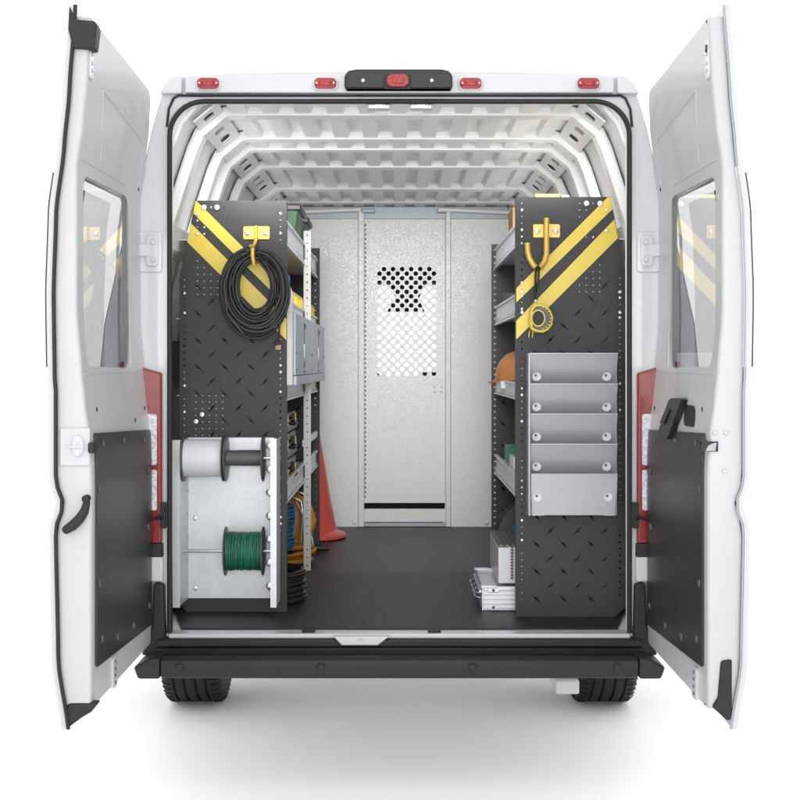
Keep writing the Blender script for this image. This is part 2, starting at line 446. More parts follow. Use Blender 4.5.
# step and bumper
stp = [(-.80, -.900), (-.20, -.900), (-.16, -.912), (.0, -.928), (.0, -.928), (.02, -.912)]
b = MB().box(-.80, .80, -.055, .10, zc(-.925), zc(-.897))
b.build('bumper_step', 'plastic', van, bevel=.008, seg=3)
b = MB().box(-.80, .80, -.045, .1, zc(-.965), zc(-.926))
b.build('bumper_ledge', 'mark', van, bevel=.004)  # black colour puts in the shade of the groove above the bumper
bp = [(-.120, -.936), (-.150, -.937), (-.163, -.944), (-.166, -.962), (-.160, -.996), (-.150, -1.004), (.02, -1.004), (-.04, -.960)]
b = MB(); b.prism(bp, lambda u, v, t: (t, u, zc(v)), -.768, .768)
bump = b.build('rear_bumper', 'plastic', van, bevel=.003)
for s in (-1, 1):
    b = MB(); b.prism([(s * x, zc(z)) for x, z in ((.771, -.937), (.805, -.938), (.856, -.966), (.842, -1.004), (.771, -1.004))], XZ(-.163), 0, .17)
    b.build('bumper_end', 'plastic', bump, bevel=.008, seg=3)
for px in (179.5, 321, 473, 617):
    X = wx(px, -.166); Z = wz(667.5, -.166)
    b = MB(); b.lathe([(.0175, 0), (.0175, -.003), (.015, -.0045), (.0125, -.003), (.0115, -.003), (.010, -.0055), (.004, -.006)], (X, -.163, Z), 'y', 24)
    b.build('bumper_plug', 'plastic', bump)
for s in (-1, 1):   # black corner covers
    p = [(s * .780, -.72), (s * .815, -.715), (s * .82, -.86), (s * .855, -.955), (s * .775, -.955)]
    MB().prism([(x, zc(z)) for x, z in p], XZ(-.035), 0, .05).build('corner_cover', 'plastic', van, bevel=.008, seg=3)
    MB().box(s * .785, s * .835, -.028, .0, zc(-.712), zc(-.60)).build('corner_trim', 'white', van, bevel=.006)
    # tail lights
    p = [(s * .788, -.585), (s * .90, -.585), (s * .93, .02), (s * .86, -.0), (s * .788, -.02)]
    p = [(x, zc(z)) for x, z in p]
    t = MB().prism(p, XZ(-.03), 0, .05).build('tail_light', 'redtail', van, bevel=.008, seg=3)
    MB().prism([(x, zc(z)) for x, z in rrect(min(s * .803, s * .85), max(s * .803, s * .85), -.325, -.155, .008)], XZ(-.038), 0, .02).build('reverse_lens', 'lens', t, bevel=.003)
    MB().prism([(x, zc(z)) for x, z in rrect(min(s * .803, s * .85), max(s * .803, s * .85), -.475, -.34, .008)], XZ(-.038), 0, .02).build('indicator_lens', 'lens', t, bevel=.003)
    # door check strap
    b = MB(); b.box(s * .775, s * .795, -.03, 0, zc(-.535), zc(-.45)); b.tube([(s * .785, -.03, zc(-.50)), (s * .80, -.07, zc(-.495)), (s * .822, -.10, zc(-.502)), (s * .836, -.16, zc(-.505))], .0065, 6)
    b.box(s * .785, s * .825, -.03, -.006, zc(-.63), zc(-.585))
    b.build_each('check_strap', 'rubber', van, bevel=.002)
    # body hinge pad
    pad = MB().prism([(x, zc(z)) for x, z in rrect(min(s * .79, s * .875), max(s * .79, s * .875), .315, .452, .012)], XZ(-.006), 0, .008).build('hinge_pad', 'white', van, bevel=.003)
    b = MB()
    pp = rrect(min(s * .803, s * .842), max(s * .803, s * .842), .335, .437, .012)
    b.prism([(x, zc(z)) for x, z in pp], XZ(-.016), 0, .012)
    b.prism([(x, zc(z)) for x, z in rrect(min(s * .825, s * .868), max(s * .825, s * .868), .368, .408, .006)], XZ(-.018), 0, .012)
    for z in (.358, .415): b.lathe([(.0095, 0), (.0095, -.006), (.007, -.008), (.003, -.006)], (s * .816, -.016, zc(z)), 'y', 16)
    b.build('hinge_plate', 'white', pad, bevel=.003)
# interior roof catches
for px in (379, 421):
    b = MB(); x = wx(px, .03); b.box(x - .036, x + .036, .0, .05, zc(.862), zc(.878)); b.box(x - .016, x + .016, -.004, .0, zc(.868), zc(.884))
    b.lathe([(.004, 0), (.004, -.004), (.002, -.005)], (x + .028, .0, zc(.872)), 'y', 8)
    b.build('door_latch_keeper', 'steel', van, bevel=.003)
# marker lights
def marker(px, py, Y, par, nm='marker_light'):
    X, Z = wx(px, Y), wz(py, Y)
    bz = MB().prism(rrect(X - .043, X + .043, Z - .023, Z + .023, .018), XZ(Y), -.006, .01).build(nm, 'white', par, bevel=.003)
    b = MB(); b.prism(rrect(X - .036, X + .036, Z - .0175, Z + .0175, .014), XZ(Y), -.017, 0)
    for k in (-1, 1): b.prism(rrect(X + k * .026 - .007, X + k * .026 + .007, Z - .010, Z + .010, .004), XZ(Y), -.021, -.016)
    b.prism(rrect(X - .017, X + .017, Z - .009, Z + .011, .004), XZ(Y), -.0205, -.016)
    b.build('red_lens', 'red', bz, bevel=.0025, seg=3)
    b = MB()
    for k in (-1, 1): b.dome((X + k * .0285, Y - .021, Z), .003, .001, '-y')
    b.build_each('screw', 'bolt', bz)
for px in (208.5, 325.5, 470.5, 588): marker(px, 84, -.022, van)
hb = MB()
Yh = -.022
hp = [(345, 90.5), (345, 78), (349, 73.5), (357, 72), (441, 72), (448, 73.5), (452, 78), (452, 90.5), (450, 91.5), (347, 91.5)]
hb.prism([(wx(a, Yh), wz(c, Yh)) for a, c in hp], XZ(Yh), -.05, .0)
house = hb.build('brake_light_housing', 'housing', van, bevel=.01, seg=4)
b = MB().box(wx(384, -.07), wx(411, -.07), -.076, -.07, wz(89.5, -.07), wz(75.5, -.07)).build('lamp_bezel', 'rubber', house, bevel=.002)
X, Z = wx(397.7, -.07), wz(81.5, -.07)
b = MB(); b.prism([(X + q * .2985 * .1 * 1.2, Z + r_ * .022) for q, r_ in ((-1, -.5), (-1, .5), (-.65, .95), (.65, .95), (1, .5), (1, -.5), (.65, -.95), (-.65, -.95))], XZ(-.076), -.014, 0)
b.prism(rrect(X - .018, X + .018, Z - .011, Z + .014, .004), XZ(-.076), -.018, -.01)
b.build('brake_lamp', 'red', house, bevel=.003)
b = MB()
for px in (363, 431.8): b.dome((wx(px, -.07), -.072, wz(80.5, -.07)), .006, .003, '-y')
b.build_each('housing_screw', 'bolt', house)
# --- wheels
def wheel(X, Y, s):
    r = .345; c = (X, Y, r)
    wroot = bpy.data.objects.new('wheel', None); C.objects.link(wroot); wroot.location = c; wroot.parent = van; wroot.matrix_parent_inverse = wm(van).inverted()
    W = .119
    pr = [(.205, -W + .02), (.235, -W + .004), (.29, -W), (.32, -W + .006), (.338, -W + .022)]
    for g0 in (-.062, -.022, .022, .062):
        pr += [(.3445, g0 - .010), (.3435, g0 - .006), (.334, g0 - .005), (.334, g0 + .005), (.3435, g0 + .006), (.3445, g0 + .010)]
    pr += [(.338, W - .022), (.32, W - .006), (.29, W), (.235, W - .004), (.205, W - .02)]
    b = MB(); b.lathe(pr, c, 'x', 96)
    # shoulder sipes
    for k in range(60):
        a = 2 * math.pi * k / 60
        for e in (-1, 1):
            p = []
            for (h, rr) in ((.075, .3452), (.098, .3425), (.112, .3300)):
                aa = a + e * (h - .075) * .8; p.append((X + e * h, Y + rr * math.cos(aa), r + rr * math.sin(aa)))
            b.tube(p, .0028, 4, mi=1)
    b.build('tyre', ['tyre', 'mark'], wroot, smooth=30)
    b = MB(); b.lathe([(.02, s * .03), (.06, s * .035), (.12, s * .01), (.19, s * .02), (.205, s * .09), (.207, s * .1), (.200, s * .1), (.185, s * -.08), (.205, s * -.1)], c, 'x', 40)
    b.build('rim', 'steel', wroot)
for s in (-1, 1):
    wheel(s * .815, 1.03, s)
    wheel(s * .86, 4.55, s)
b = MB().box(wx(554, .25), wx(577.5, .25), .2, .5, wz(691, .25), wz(677, .25))
b.build('tow_bracket', 'white', van, bevel=.006)
b = MB(); b.box(-.90, .90, .12, 4.6, zc(-.92), zc(-.895)); b.box(-.42, -.36, .3, 4.6, zc(-.96), zc(-.92)); b.box(.36, .42, .3, 4.6, zc(-.96), zc(-.92))
b.tube([(-.75, .95, .36), (.75, .95, .36)], .035, 12)
b.build('underbody', 'white', van)  # underside coloured white to bounce light onto the ground
# --- cab
b = MB()
cs = [(3.2, -.05), (4.0, -.09), (4.7, -.12), (5.15, -.42)]
prof2 = [(.955, -.88), (1.0, -.7), (1.01, -.4), (1.0, -.2)]
vs = []
for Y, t in cs:
    k = 1 if Y < 4.8 else .93
    row = [(x * k, z if Y < 4.8 else z + (0 if i == 0 else -.12 * i / 3)) for i, (x, z) in enumerate(prof2)] + [(.90 * k, t)]
    vs += [(-x, Y, zc(z)) for x, z in row] + [(x, Y, zc(z)) for x, z in reversed(row)]
n = 10
b.add(vs, [(i * n + k, i * n + k + 1, (i + 1) * n + k + 1, (i + 1) * n + k) for i in range(3) for k in range(n - 1) if not (i < 1 and k == 4)] + [tuple(3 * n + k for k in range(n))])
b.build('cab_body', 'white', van, smooth=30)
b = MB(); b.prism([(3.19, .60), (3.19, .985), (3.5, .95), (3.8, .72), (3.82, .66), (3.5, .62)], lambda u, v, t: (t, u, zc(v)), -.82, .82); b.build('cab_roof', 'white', van, bevel=.03)
b = MB()
for s in (-1, 1): b.tube([(s * .80, 3.8, zc(.69)), (s * .92, 4.5, zc(-.05))], .035, 8); b.tube([(s * .86, 3.24, zc(.66)), (s * .97, 3.24, zc(-.02))], .04, 8)
b.build_each('windscreen_pillar', 'white', van)
b = MB(); b.add([(-.78, 3.8, zc(.68)), (.78, 3.8, zc(.68)), (.9, 4.5, zc(-.07)), (-.9, 4.5, zc(-.07))], [(0, 1, 2, 3)]); b.build('windscreen', 'glass', van)
b = MB(); b.box(-.78, .78, 3.45, 3.7, zc(.49), zc(.63)); b.prism([(wx(388, 3.7), wz(284, 3.7)), (wx(426, 3.7), wz(284, 3.7)), (wx(418, 3.7), wz(300, 3.7)), (wx(397, 3.7), wz(300, 3.7))], XZ(3.66), 0, .12)
b.build('overhead_shelf', 'headliner', van)
b = MB().prism([(wx(394, 3.7), wz(299, 3.7)), (wx(419, 3.7), wz(299, 3.7)), (wx(425, 3.7), wz(311.5, 3.7)), (wx(387, 3.7), wz(311.5, 3.7))], XZ(3.72), 0, .04); b.build('cab_mirror', 'headliner', van, bevel=.004)
for s in (-1, 1):
    b = MB(); b.box(s * .112, s * .40, 3.35, 3.45, zc(-.18), wz(372, 3.4)); b.box(s * .14, s * .64, 3.32, 3.45, zc(-.75), zc(-.2)); b.box(s * .14, s * .64, 3.32, 3.85, zc(-.88), zc(-.7))
    b.build('cab_seat', 'headliner', van, bevel=.03, seg=3)
b = MB().box(-.85, .85, 4.05, 4.4, zc(-.6), zc(-.22)); b.box(-.9, .9, 3.2, 4.4, zc(-.93), zc(-.885)); b.build('dashboard', 'headliner', van, bevel=.02)

# --- rear doors
IN = [(-.95, .822), (-.30, .822), (-.20, .826), (-.10, .840), (0.0, .850), (.15, .862), (.55, .862), (.66, .845), (.80, .832), (.95, .825)]
OUT = [(-1.0, .915), (-.80, .944), (-.44, .951), (-.375, .930), (-.31, .951), (-.06, .951), (-.03, .954), (.2, .957), (.42, .950), (.60, .928), (.75, .914), (.99, .897)]
WD = .80           # inner panel width; the free edge face stands at Y = -.84
def Xin(y, z): return interp(IN, z) + .018 * min(1, max(0, -y / .8))
def G(y, z, skin=False):      # the top and bottom edges slope a little towards the hinge
    t = min(1, max(0, -y / .8)); k = max(0, (abs(z) - .8) / .125)
    if skin: return z * (1 - k * .05 * (1 - t))
    return z * (1 + k * (-.014 + (.046 if z > 0 else .02) * t))
def door(s):
    lab = 'left' if s < 0 else 'right'
    f = lambda u, v, t: (s * (Xin(u, v) + t), u, zc(G(u, v)))
    zt, zb = .925, -.925
    # inner outline in (y, z): chamfered corner at the lower free side like the photo
    ol = rrect(-WD - .03, -.012, zb, zt, .05, 5)
    win = rrect(-.765, -.265, .0, .53, .04, 5)
    b = MB()
    plate(b, ol, [win], f, .004, grid=.045)
    gx = lambda y: .853 - .050 * (y + .27)
    # window surround between panel and pane
    win = [(p[0] + (c[0] - p[0]) * j / 8, p[1] + (c[1] - p[1]) * j / 8) for p, c in zip(win, win[1:] + win[:1]) for j in range(8)]
    n = len(win)
    vs = [f(y, z, .0) for y, z in win] + [(s * (gx(y) + .001), y, zc(z)) for y, z in win]
    b.add(vs, [(i, (i + 1) % n, (i + 1) % n + n, i + n) for i in range(n)])
    # free edge face, rounded into the inner panel, and the outer side
    zs = [zb + (zt - zb) * k / 40 for k in range(41)]
    prof_ = lambda z: [(Xin(-.8, z), -.815), (Xin(-.8, z) + .002, -.836), (Xin(-.8, z) + .006, -.840), (interp(OUT, z) - .028, -.840), (interp(OUT, z) - .018, -.838), (interp(OUT, z) - .012, -.81), (interp(OUT, z) - .03, -.02), (Xin(0, z) + .01, -.012)]
    m_ = 8; vs = []
    for z in zs: vs += [(s * x, y, zc(G(y, z))) for x, y in prof_(z)]
    fs = [(i * m_ + k, i * m_ + k + 1, (i + 1) * m_ + k + 1, (i + 1) * m_ + k) for i in range(40) for k in range(m_ - 1)
          if not (k == 5 and -.02 < zs[i] < .55)]
    fs += [tuple(range(m_)), tuple(40 * m_ + k for k in range(m_))]
    b.add(vs, fs)
    d = b.build('rear_door', 'door', van, smooth=38)
    d['label'] = lab + ' rear door swung open with window and dark lower panel'
    # pressed outlines on the inner panel
    b = MB()
    for loop in ([(-.60, .60), (-.655, .79), (-.12, .74), (-.08, .70), (-.08, .60)], [(-.20, -.015), (-.80, -.02)], [(-.80, .575), (-.25, .575), (-.21, .53), (-.21, 0.0)]):
        b.tube([f(y, z, .0015) for y, z in loop], .004, 6)
    b.build('pressed_bead', 'door', d, smooth=60)
    # outer skin
    zs = [-.985 + 1.97 * k / 60 for k in range(61)]
    b = MB(); m_ = 6; vs = []
    for z in zs:
        xo = interp(OUT, z); vs += [(s * x, y, zc(G(y, z, True))) for x, y in ((xo - .006, -.848), (xo, -.852), (xo + .004, -.846), (xo + .012, -.43), (xo - .01, -.015), (xo - .02, -.015))]
    b.add(vs, [(i * m_ + k, i * m_ + k + 1, (i + 1) * m_ + k + 1, (i + 1) * m_ + k) for i in range(60) for k in range(m_ - 1) if not (k in (2, 3) and -.03 < zs[i] < .53)])
    vs = []
    for z in zs:
        xo = interp(OUT, z); vs += [(s * x, y, zc(G(y, z, True))) for x, y in ((xo - .006, -.848), (xo - .012, -.846), (xo - .02, -.45), (xo - .025, -.02))]
    b.add(vs, [(i * 4 + k, i * 4 + k + 1, (i + 1) * 4 + k + 1, (i + 1) * 4 + k) for i in range(60) for k in range(3) if not (k in (1, 2) and -.03 < zs[i] < .53)])
    b.build('outer_skin', 'white', d, smooth=45)
    # edge seal between skin and shell
    b = MB(); b.tube([(s * (interp(OUT, z) - .016), -.847, zc(z)) for z in zs], .0055 if s < 0 else .003, 6)
    b.build('edge_seal', 'rubber' if s < 0 else 'bluegrey', d)
    # tinted glass pane and its slim outer surround
    b = MB(); plate(b, rrect(-.768, -.262, -.003, .533, .043, 5), [], lambda u, v, t: (s * (gx(u) + t), u, zc(v)), .0005); b.build('window_glass', 'glass', d, smooth=60)
    b = MB(); zz = [.0 + .53 * k / 20 for k in range(21)]
    b.tube([(s * (interp(OUT, z) + .005), -.842, zc(z)) for z in zz], .004, 6); b.tube([(s * (interp(OUT, z) + .011), -.46, zc(z)) for z in zz], .004, 6)
    b.build_each('window_surround', 'housing', d)
    b = MB(); vs = []
    for z in zz:
        xo = interp(OUT, z); vs += [(s * x, y, zc(z)) for x, y in ((xo + .003, -.843), (xo + .008, -.64), (xo + .0105, -.46), (xo + .006, -.30), (xo, -.13))]
    b.add(vs, [(i * 5 + k, i * 5 + k + 1, (i + 1) * 5 + k + 1, (i + 1) * 5 + k) for i in range(20) for k in range(4)])
    b.build('outer_glass', 'glass', d, smooth=60)
    # trim panel
    tp = [(-.80, -.185), (-.79, -.178), (-.055, -.205), (-.045, -.215), (-.045, -.858), (-.055, -.866), (-.788, -.832), (-.80, -.82)]
    tp = [(-.795, -.19), (-.785, -.183), (-.062, -.206), (-.052, -.216), (-.052, -.838), (-.062, -.848), (-.787, -.828), (-.797, -.818)]
    b = MB(); plate(b, tp, [], lambda u, v, t: (s * (Xin(u, v) - .007 + t), u, zc(v)), .006, grid=.09)
    t = b.build('trim_panel', 'trim', d, smooth=30)
    b = MB()
    for y, z in ((-.71, -.215), (-.45, -.222), (-.16, -.235), (-.77, -.34), (-.77, -.60), (-.11, -.52), (-.09, -.78), (-.74, -.76), (-.55, -.79), (-.33, -.80), (-.10, -.34)):
        b.lathe([(.011, 0), (.010, -s * .003), (.004, -s * .005)], (s * (Xin(y, z) - .007), y, zc(z)), 'x', 14)
    b.build_each('trim_clip', 'spoolgrey', t)
    # hinge slots and stop brackets near the free edge
    b = MB()
    x = Xin(-.8, .85)
    b.prism(rrect(-.825, -.79, .79, .90, .014), lambda u, v, t: (s * (x + t), u, zc(v)), -.004, .003)
    for z in (.86, .835, .815): b.lathe([(.006, 0), (.005, -s * .004), (.002, -s * .006)], (s * (x - .004), -.805, zc(z)), 'x', 12)
    b.tube([(s * (x - .003), -.812, zc(.885)), (s * (x - .003), -.808, zc(.865))], .006, 6, mi=1)
    b.build('upper_latch_bracket', ['white', 'mark'], d, bevel=.002)
    b = MB(); x = Xin(-.6, -.9); yk = -.57 if s < 0 else -.71
    b.prism(rrect(yk - .03, yk + .03, -.935, -.845, .014), lambda u, v, t: (s * (x + t), u, zc(v)), -.006, .03)
    for z in (-.92, -.90, -.88, -.86): b.dome((s * (x - .006), yk, zc(z)), .006, .003, 'x' if s < 0 else '-x', mi=1)
    b.build('lower_latch_bracket', ['white', 'spoolgrey'], d, bevel=.002)
    # small holes plugs
    b = MB()
    for y, z in ((-.71, -.12), (-.07, -.135), (-.24, -.168), (-.06, .585)):
        b.lathe([(.007, 0), (.007, -s * .0015), (.003, -s * .002)], (s * Xin(y, z), y, zc(z)), 'x', 10)
    b.build_each('grommet', 'rubber', d)
    # wedge block low on the skin edge
    b = MB()
    if s < 0:
        b.prism([(-.90, -.915), (-.82, -.915), (-.84, -.94), (-.865, -.955), (-.905, -.985), (-.912, -.93)], lambda u, v, t: (u, t, zc(v)), -.846, -.80)
    else:
        b.prism([(.875, -.80), (.905, -.795), (.905, -.955), (.895, -.965), (.85, -.925), (.866, -.90)], lambda u, v, t: (u, t, zc(v)), -.849, -.80)
    b.build('corner_block', 'rubber', d, bevel=.008, seg=3)
    Ye = -.842
    if s < 0:
        b = MB().prism([(wx(74, Ye), wz(49, Ye)), (wx(95, Ye), wz(50, Ye)), (wx(96, Ye), wz(44, Ye)), (wx(98, Ye), wz(28, Ye)), (wx(96, Ye), wz(22, Ye)), (wx(76, Ye), wz(20, Ye)), (wx(70, Ye), wz(6, Ye)), (wx(69, Ye), wz(30, Ye))], XZ(Ye), -.012, .04)
        b.build('top_corner_cover', 'plastic', d, bevel=.004)
        # striker plate
        b = MB(); b.prism(rrect(wx(60, Ye), wx(90, Ye), wz(466, Ye), wz(428, Ye), .004), XZ(Ye), -.004, .003); b.build('striker_pad', 'door', d, bevel=.003)
        b = MB(); b.prism(circ(wx(78.5, Ye), wz(446, Ye), .016, 20, .028), XZ(Ye), -.012, 0); b.box(wx(69, Ye), wx(85, Ye), Ye - .019, Ye - .010, wz(447.5, Ye), wz(445.5, Ye))
        for dz in (-1, 1): b.dome((wx(78.5, Ye), Ye - .012, wz(446, Ye) + dz * .016), .008, .004, '-y', 12)
        b.build('striker', 'white', d, bevel=.003)
        # pull lever
        b = MB(); pts = [(87, 496), (88, 502), (86, 510), (81, 518), (74, 525), (67.5, 529)]
        b.tube([(wx(px, Ye), Ye - .016, wz(py, Ye)) for px, py in pts], [.009, .010, .012, .0135, .014, .012], 10)
        b.lathe([(.012, 0), (.012, -.024), (.009, -.026)], (wx(68.5, Ye), Ye, wz(528.5, Ye)), 'y', 16); b.lathe([(.010, 0), (.010, -.028), (.008, -.03)], (wx(87.5, Ye), Ye, wz(498, Ye)), 'y', 12)
        b.build('pull_lever', 'plastic', d, smooth=60)
        b = MB(); b.prism(rrect(wx(90.5, -.82), wx(96.5, -.82), wz(452.5, -.82), wz(442, -.82), .006), XZ(-.80), -.056, 0); b.build('rubber_stop', 'rubber', d, bevel=.004)
    else:
        b = MB(); b.box(wx(701, Ye), wx(718, Ye), Ye - .002, Ye + .01, wz(451.5, Ye), wz(441.5, Ye)); b.prism([(wx(701, Ye), wz(445, Ye)), (wx(701, Ye), wz(437.5, Ye)), (wx(705, Ye), wz(437, Ye)), (wx(709, Ye), wz(444, Ye))], XZ(Ye), -.003, .01); b.build('lock_recess', 'housing', d)
        b = MB(); b.prism([(wx(705, Ye), wz(451, Ye)), (wx(708, Ye), wz(445.5, Ye)), (wx(713, Ye), wz(443, Ye)), (wx(716.5, Ye), wz(442.6, Ye)), (wx(715, Ye), wz(451, Ye))], XZ(Ye), -.005, 0); b.build('lock_bolt', 'bluegrey', d, bevel=.001)
        b = MB()
        for px, py in ((715.3, 433), (726, 433), (724.7, 471.3)): b.dome((wx(px, Ye), Ye, wz(py, Ye)), .0062, .003, '-y')
        b.build_each('edge_screw', 'steel', d)
        # inner latch handle, on the inner face
        y0, y1 = -.66, -.42
        fi = lambda u, v, t: (Xin(u, v) - t, u, zc(v))
        b = MB(); b.prism([(-.53, -.097), (-.51, -.092), (-.385, -.095), (-.355, -.105), (-.27, -.205), (-.285, -.217), (-.40, -.219), (-.42, -.210)], fi, .002, .022)
        b.prism([(-.41, -.128), (-.35, -.128), (-.30, -.175), (-.36, -.175)], fi, .023, .026)
        b.build('inside_handle', 'housing', d, bevel=.006, seg=3)
        b = MB(); b.prism([(y + (z + .14) * .5, z) for y, z in rrect(-.64, -.515, -.172, -.112, .02)], fi, .001, .004); b.build('grip_opening', 'rubber', d)
    return d
for s in (-1, 1): door(s)

# ============================================================ PARTITION
PY = 3.02
part = thing('partition', 'pale metal bulkhead with perforated sliding door across the far end of the cargo bay', 'partition', (0, PY, FZ))
b = MB()
for s in (-1, 1):
    xi = .212 if s < 0 else .250
    ol = [(s * xi, wz(527, PY)), (s * .88, wz(527, PY)), (s * .88, zc(.3)), (s * .79, zc(.6)), (s * .70, zc(.82)), (s * xi, wz(212.5, PY))]
    bb_ = MB(); bb_.prism(ol, XZ(PY), 0, .01)
    o = bb_.build('side_panel', 'galv', part, bevel=.002)
    b2 = MB()
    for px, py in ((339, 217), (354, 217), (354.5, 523)): b2.dome((-s * wx(px, PY) if s > 0 else wx(px, PY), PY, wz(py, PY)), .011, .006, '-y', 14)
    if s > 0:
        b2.dome((wx(487, PY), PY, wz(523, PY)), .012, .008, '-y', 14)
    b2.build_each('panel_bolt', 'galv', o)
    b2 = MB(); b2.box(wx(358.5 if s < 0 else 445.5, PY), wx(364.3 if s < 0 else 450.5, PY), PY - .03, PY + .02, FZ + .003, wz(211, PY)); b2.build('door_channel', 'galv', part, bevel=.003)
    b2 = MB(); b2.box(wx(362 if s < 0 else 437, PY), wx(375 if s < 0 else 447, PY), PY - .035, PY - .02, wz(213.5, PY), wz(209.5, PY)); b2.build_each('channel_bracket', 'bluegrey', part, bevel=.003)
MB().box(-.60, .60, PY - .006, PY + .03, wz(219, PY), wz(206.5, PY)).build('top_rail', 'bluegrey', part, bevel=.002)
for s in (-1, 1):   # angled closing flaps over the side panels
    b = MB(); b.prism([(s * .21, wz(212, PY)), (s * .70, wz(216, PY)), (s * .70, wz(212, PY)), (s * .21, wz(208.5, PY))], XZ(PY - .04), 0, .03); b.build('top_flap', 'galv', part, bevel=.003)
holes = []
for r_ in range(24):
    n = 6 if r_ % 2 == 0 else 7; x0 = 384 if r_ % 2 == 0 else 379.5
    for k in range(n): holes.append(circ(wx(x0 + k * 9.07, PY), wz(269 + r_ * 4.55, PY), .0128, 14))
b = MB(); plate(b, [(-.208, wz(503, PY)), (.252, wz(503, PY)), (.252, wz(219, PY)), (-.208, wz(219, PY))], holes, XZ(PY + .005), .0015)
o = b.build('sliding_door', 'galv', part)
b = MB()
for px, py in ((434.5, 387), (441.5, 387), (434.5, 392), (441.5, 392)): b.dome((wx(px, PY), PY + .005, wz(py, PY)), .005, .002, '-y')
for k in range(60): b.box(wx(364.8, PY), wx(366.0, PY), PY + .0, PY + .006, wz(224 + k * 4.6, PY), wz(226.3 + k * 4.6, PY), 1)
b.build('door_rivet', ['steel', 'spoolgrey'], o)
MB().box(-.21, .255, PY - .006, PY + .03, wz(522, PY), wz(509, PY)).build('kick_plate', 'galv', part, bevel=.002)
MB().box(-.21, .255, PY - .014, PY + .03, FZ + .003, wz(522.5, PY)).build('threshold', 'bluegrey', part, bevel=.002)
MB().box(-.21, .255, PY + .10, PY + .12, wz(510, PY), wz(501, PY)).build('slot_shade_sheet', 'headliner', part)  # dark sheet added behind the open slot to stand for its shade

# ============================================================ SHELVING
def tread(b, Y, x, z, d, L_=.054, mi=1):
    """raised lozenge; d = +1 for '/', -1 for a backslash"""
    c, s_ = math.cos(R(45 * d)) , math.sin(R(45 * d))
    pts = [(-L_ / 2, 0), (-.010, -.0016), (-.001, -.0055), (.009, -.0016), (L_ / 2, 0), (.010, .0016), (.001, .0055), (-.009, .0016)]
    v = [(x + u * c - w_ * s_, Y, z + u * s_ + w_ * c) for u, w_ in pts] + [(x, Y - .0032, z)]
    b.add(v, [(i, (i + 1) % 8, 8) for i in range(8)], mi)
def endpanel(root, Y, ol, holes, treads, rivets, big, flange_x, ztop, zbot, label=None):
    b = MB()
    plate(b, ol, [circ(x, z, r, 10) for x, z, r in holes], XZ(Y), .002)
    for x, z, d in treads: tread(b, Y, x, z, d)
    for x, z, r in rivets: b.dome((x, Y - .0012, z), r, r * .5, '-y', 12, 2 if r > .003 else 3)
    for x, z, r in big: b.lathe([(r, 0), (r, -.003), (r * .8, -.006), (r * .45, -.0065), (r * .35, -.005)], (x, Y - .001, z), 'y', 20, 2)
    if flange_x is not None:
        b.box(flange_x - .001, flange_x + .001, Y + .0021, Y + .03, zbot, ztop)
    o = b.build('end_panel', ['dark', 'mark', 'bolt', 'pocket'], root, smooth=30)
    if label: o['label'] = label
    return o
def lip(b, s, X, y0, y1, zt, zb):
    """extruded aluminium shelf front, C section; s = side of the van"""
    h = zt - zb
    b.box(X - .004, X + .004, y0, y1, zb, zt)
    fr = -s
    for a, c, d in ((.0, .10, .012), (.16, .22, .009), (.90, 1.0, .012), (.28, .31, .006)):
        b.box(X, X + fr * d, y0, y1, zb + h * a, zb + h * c)
def shelf(root, s, Xa, Xw, y0, y1, zt, zb):
    b = MB(); b.box(Xa, Xw, y0, y1, zb + .018, zb + .020)
    o = b.build('shelf', 'alu', root)
    b = MB(); lip(b, s, Xa, y0, y1, zt, zb); b.build('shelf_lip', 'alu', o, bevel=.0015)
    return o
# ---- left unit
YL0, YL1 = .36, 2.25
lu = thing('shelving_unit', 'dark shelving unit on the left wall with cable coil and reel holder', 'shelving unit', (-.6, .36, FZ), 'shelving units')
px2 = lambda pts, Y: [(wx(a, Y), wz(c, Y)) for a, c in pts]
ol = px2([(195.5, 200.5), (286.5, 200.5), (286.5, 613), (188, 613), (179.5, 604), (179.5, 278)], YL0)
st = [px2([(196.6, 201), (286.3, 290.4), (286.3, 306), (193.3, 213.3), (195.6, 201)], YL0), px2([(191.0, 223.3), (286.3, 318.5), (286.3, 340), (187.2, 242)], YL0)]
def build_panel_items(px_cols, ok):
    pass
def in_any(x, z, polys, pad=0):
    return any(inside(x + dx, z + dz, p) for p in polys for dx in (-pad, 0, pad) for dz in (-pad, 0, pad))
def gen(Y, ol, st, cols, grids, tr):
    holes = []; riv = []; trs = []
    for px, ya, yb, pat in cols:
        k = 0; y = ya
        while y < yb:
            x, z = wx(px, Y), wz(y, Y); c = pat[k % len(pat)]; k += 1; y += 6.6
            if c == 'o' and not in_any(x, z, st, .004): holes.append((x, z, .0036))
            elif c == 'w': riv.append((x, z, .0052))
            elif c == 's': riv.append((x, z, .0024))
    for xa, xb, ya, yb, pat in grids:
        k = 0; y = ya
        while y <= yb:
            x_ = xa
            while x_ <= xb:
                x, z = wx(x_, Y), wz(y, Y); c = pat[k % len(pat)]; k += 1; x_ += 6.75
                if in_any(x, z, st, .004) or not inside(x - .006, z, ol) or not inside(x + .006, z, ol): continue
                if c == 'o': holes.append((x, z, .0036))
                elif c == 's': riv.append((x, z, .0024))
            y += 6.7
    for xa, ya, d, sx, nx, ny in tr:
        for i in range(nx):
            for j in range(ny):
                px, py = xa + sx * i, ya + abs(sx) * j
                x, z = wx(px, Y), wz(py, Y)
                if in_any(x, z, st, .018) or not inside(x - .042, z, ol) or not inside(x + .042, z, ol) or not inside(x, z - .03, ol): continue
                trs.append((x, z, d))
    return holes, riv, trs
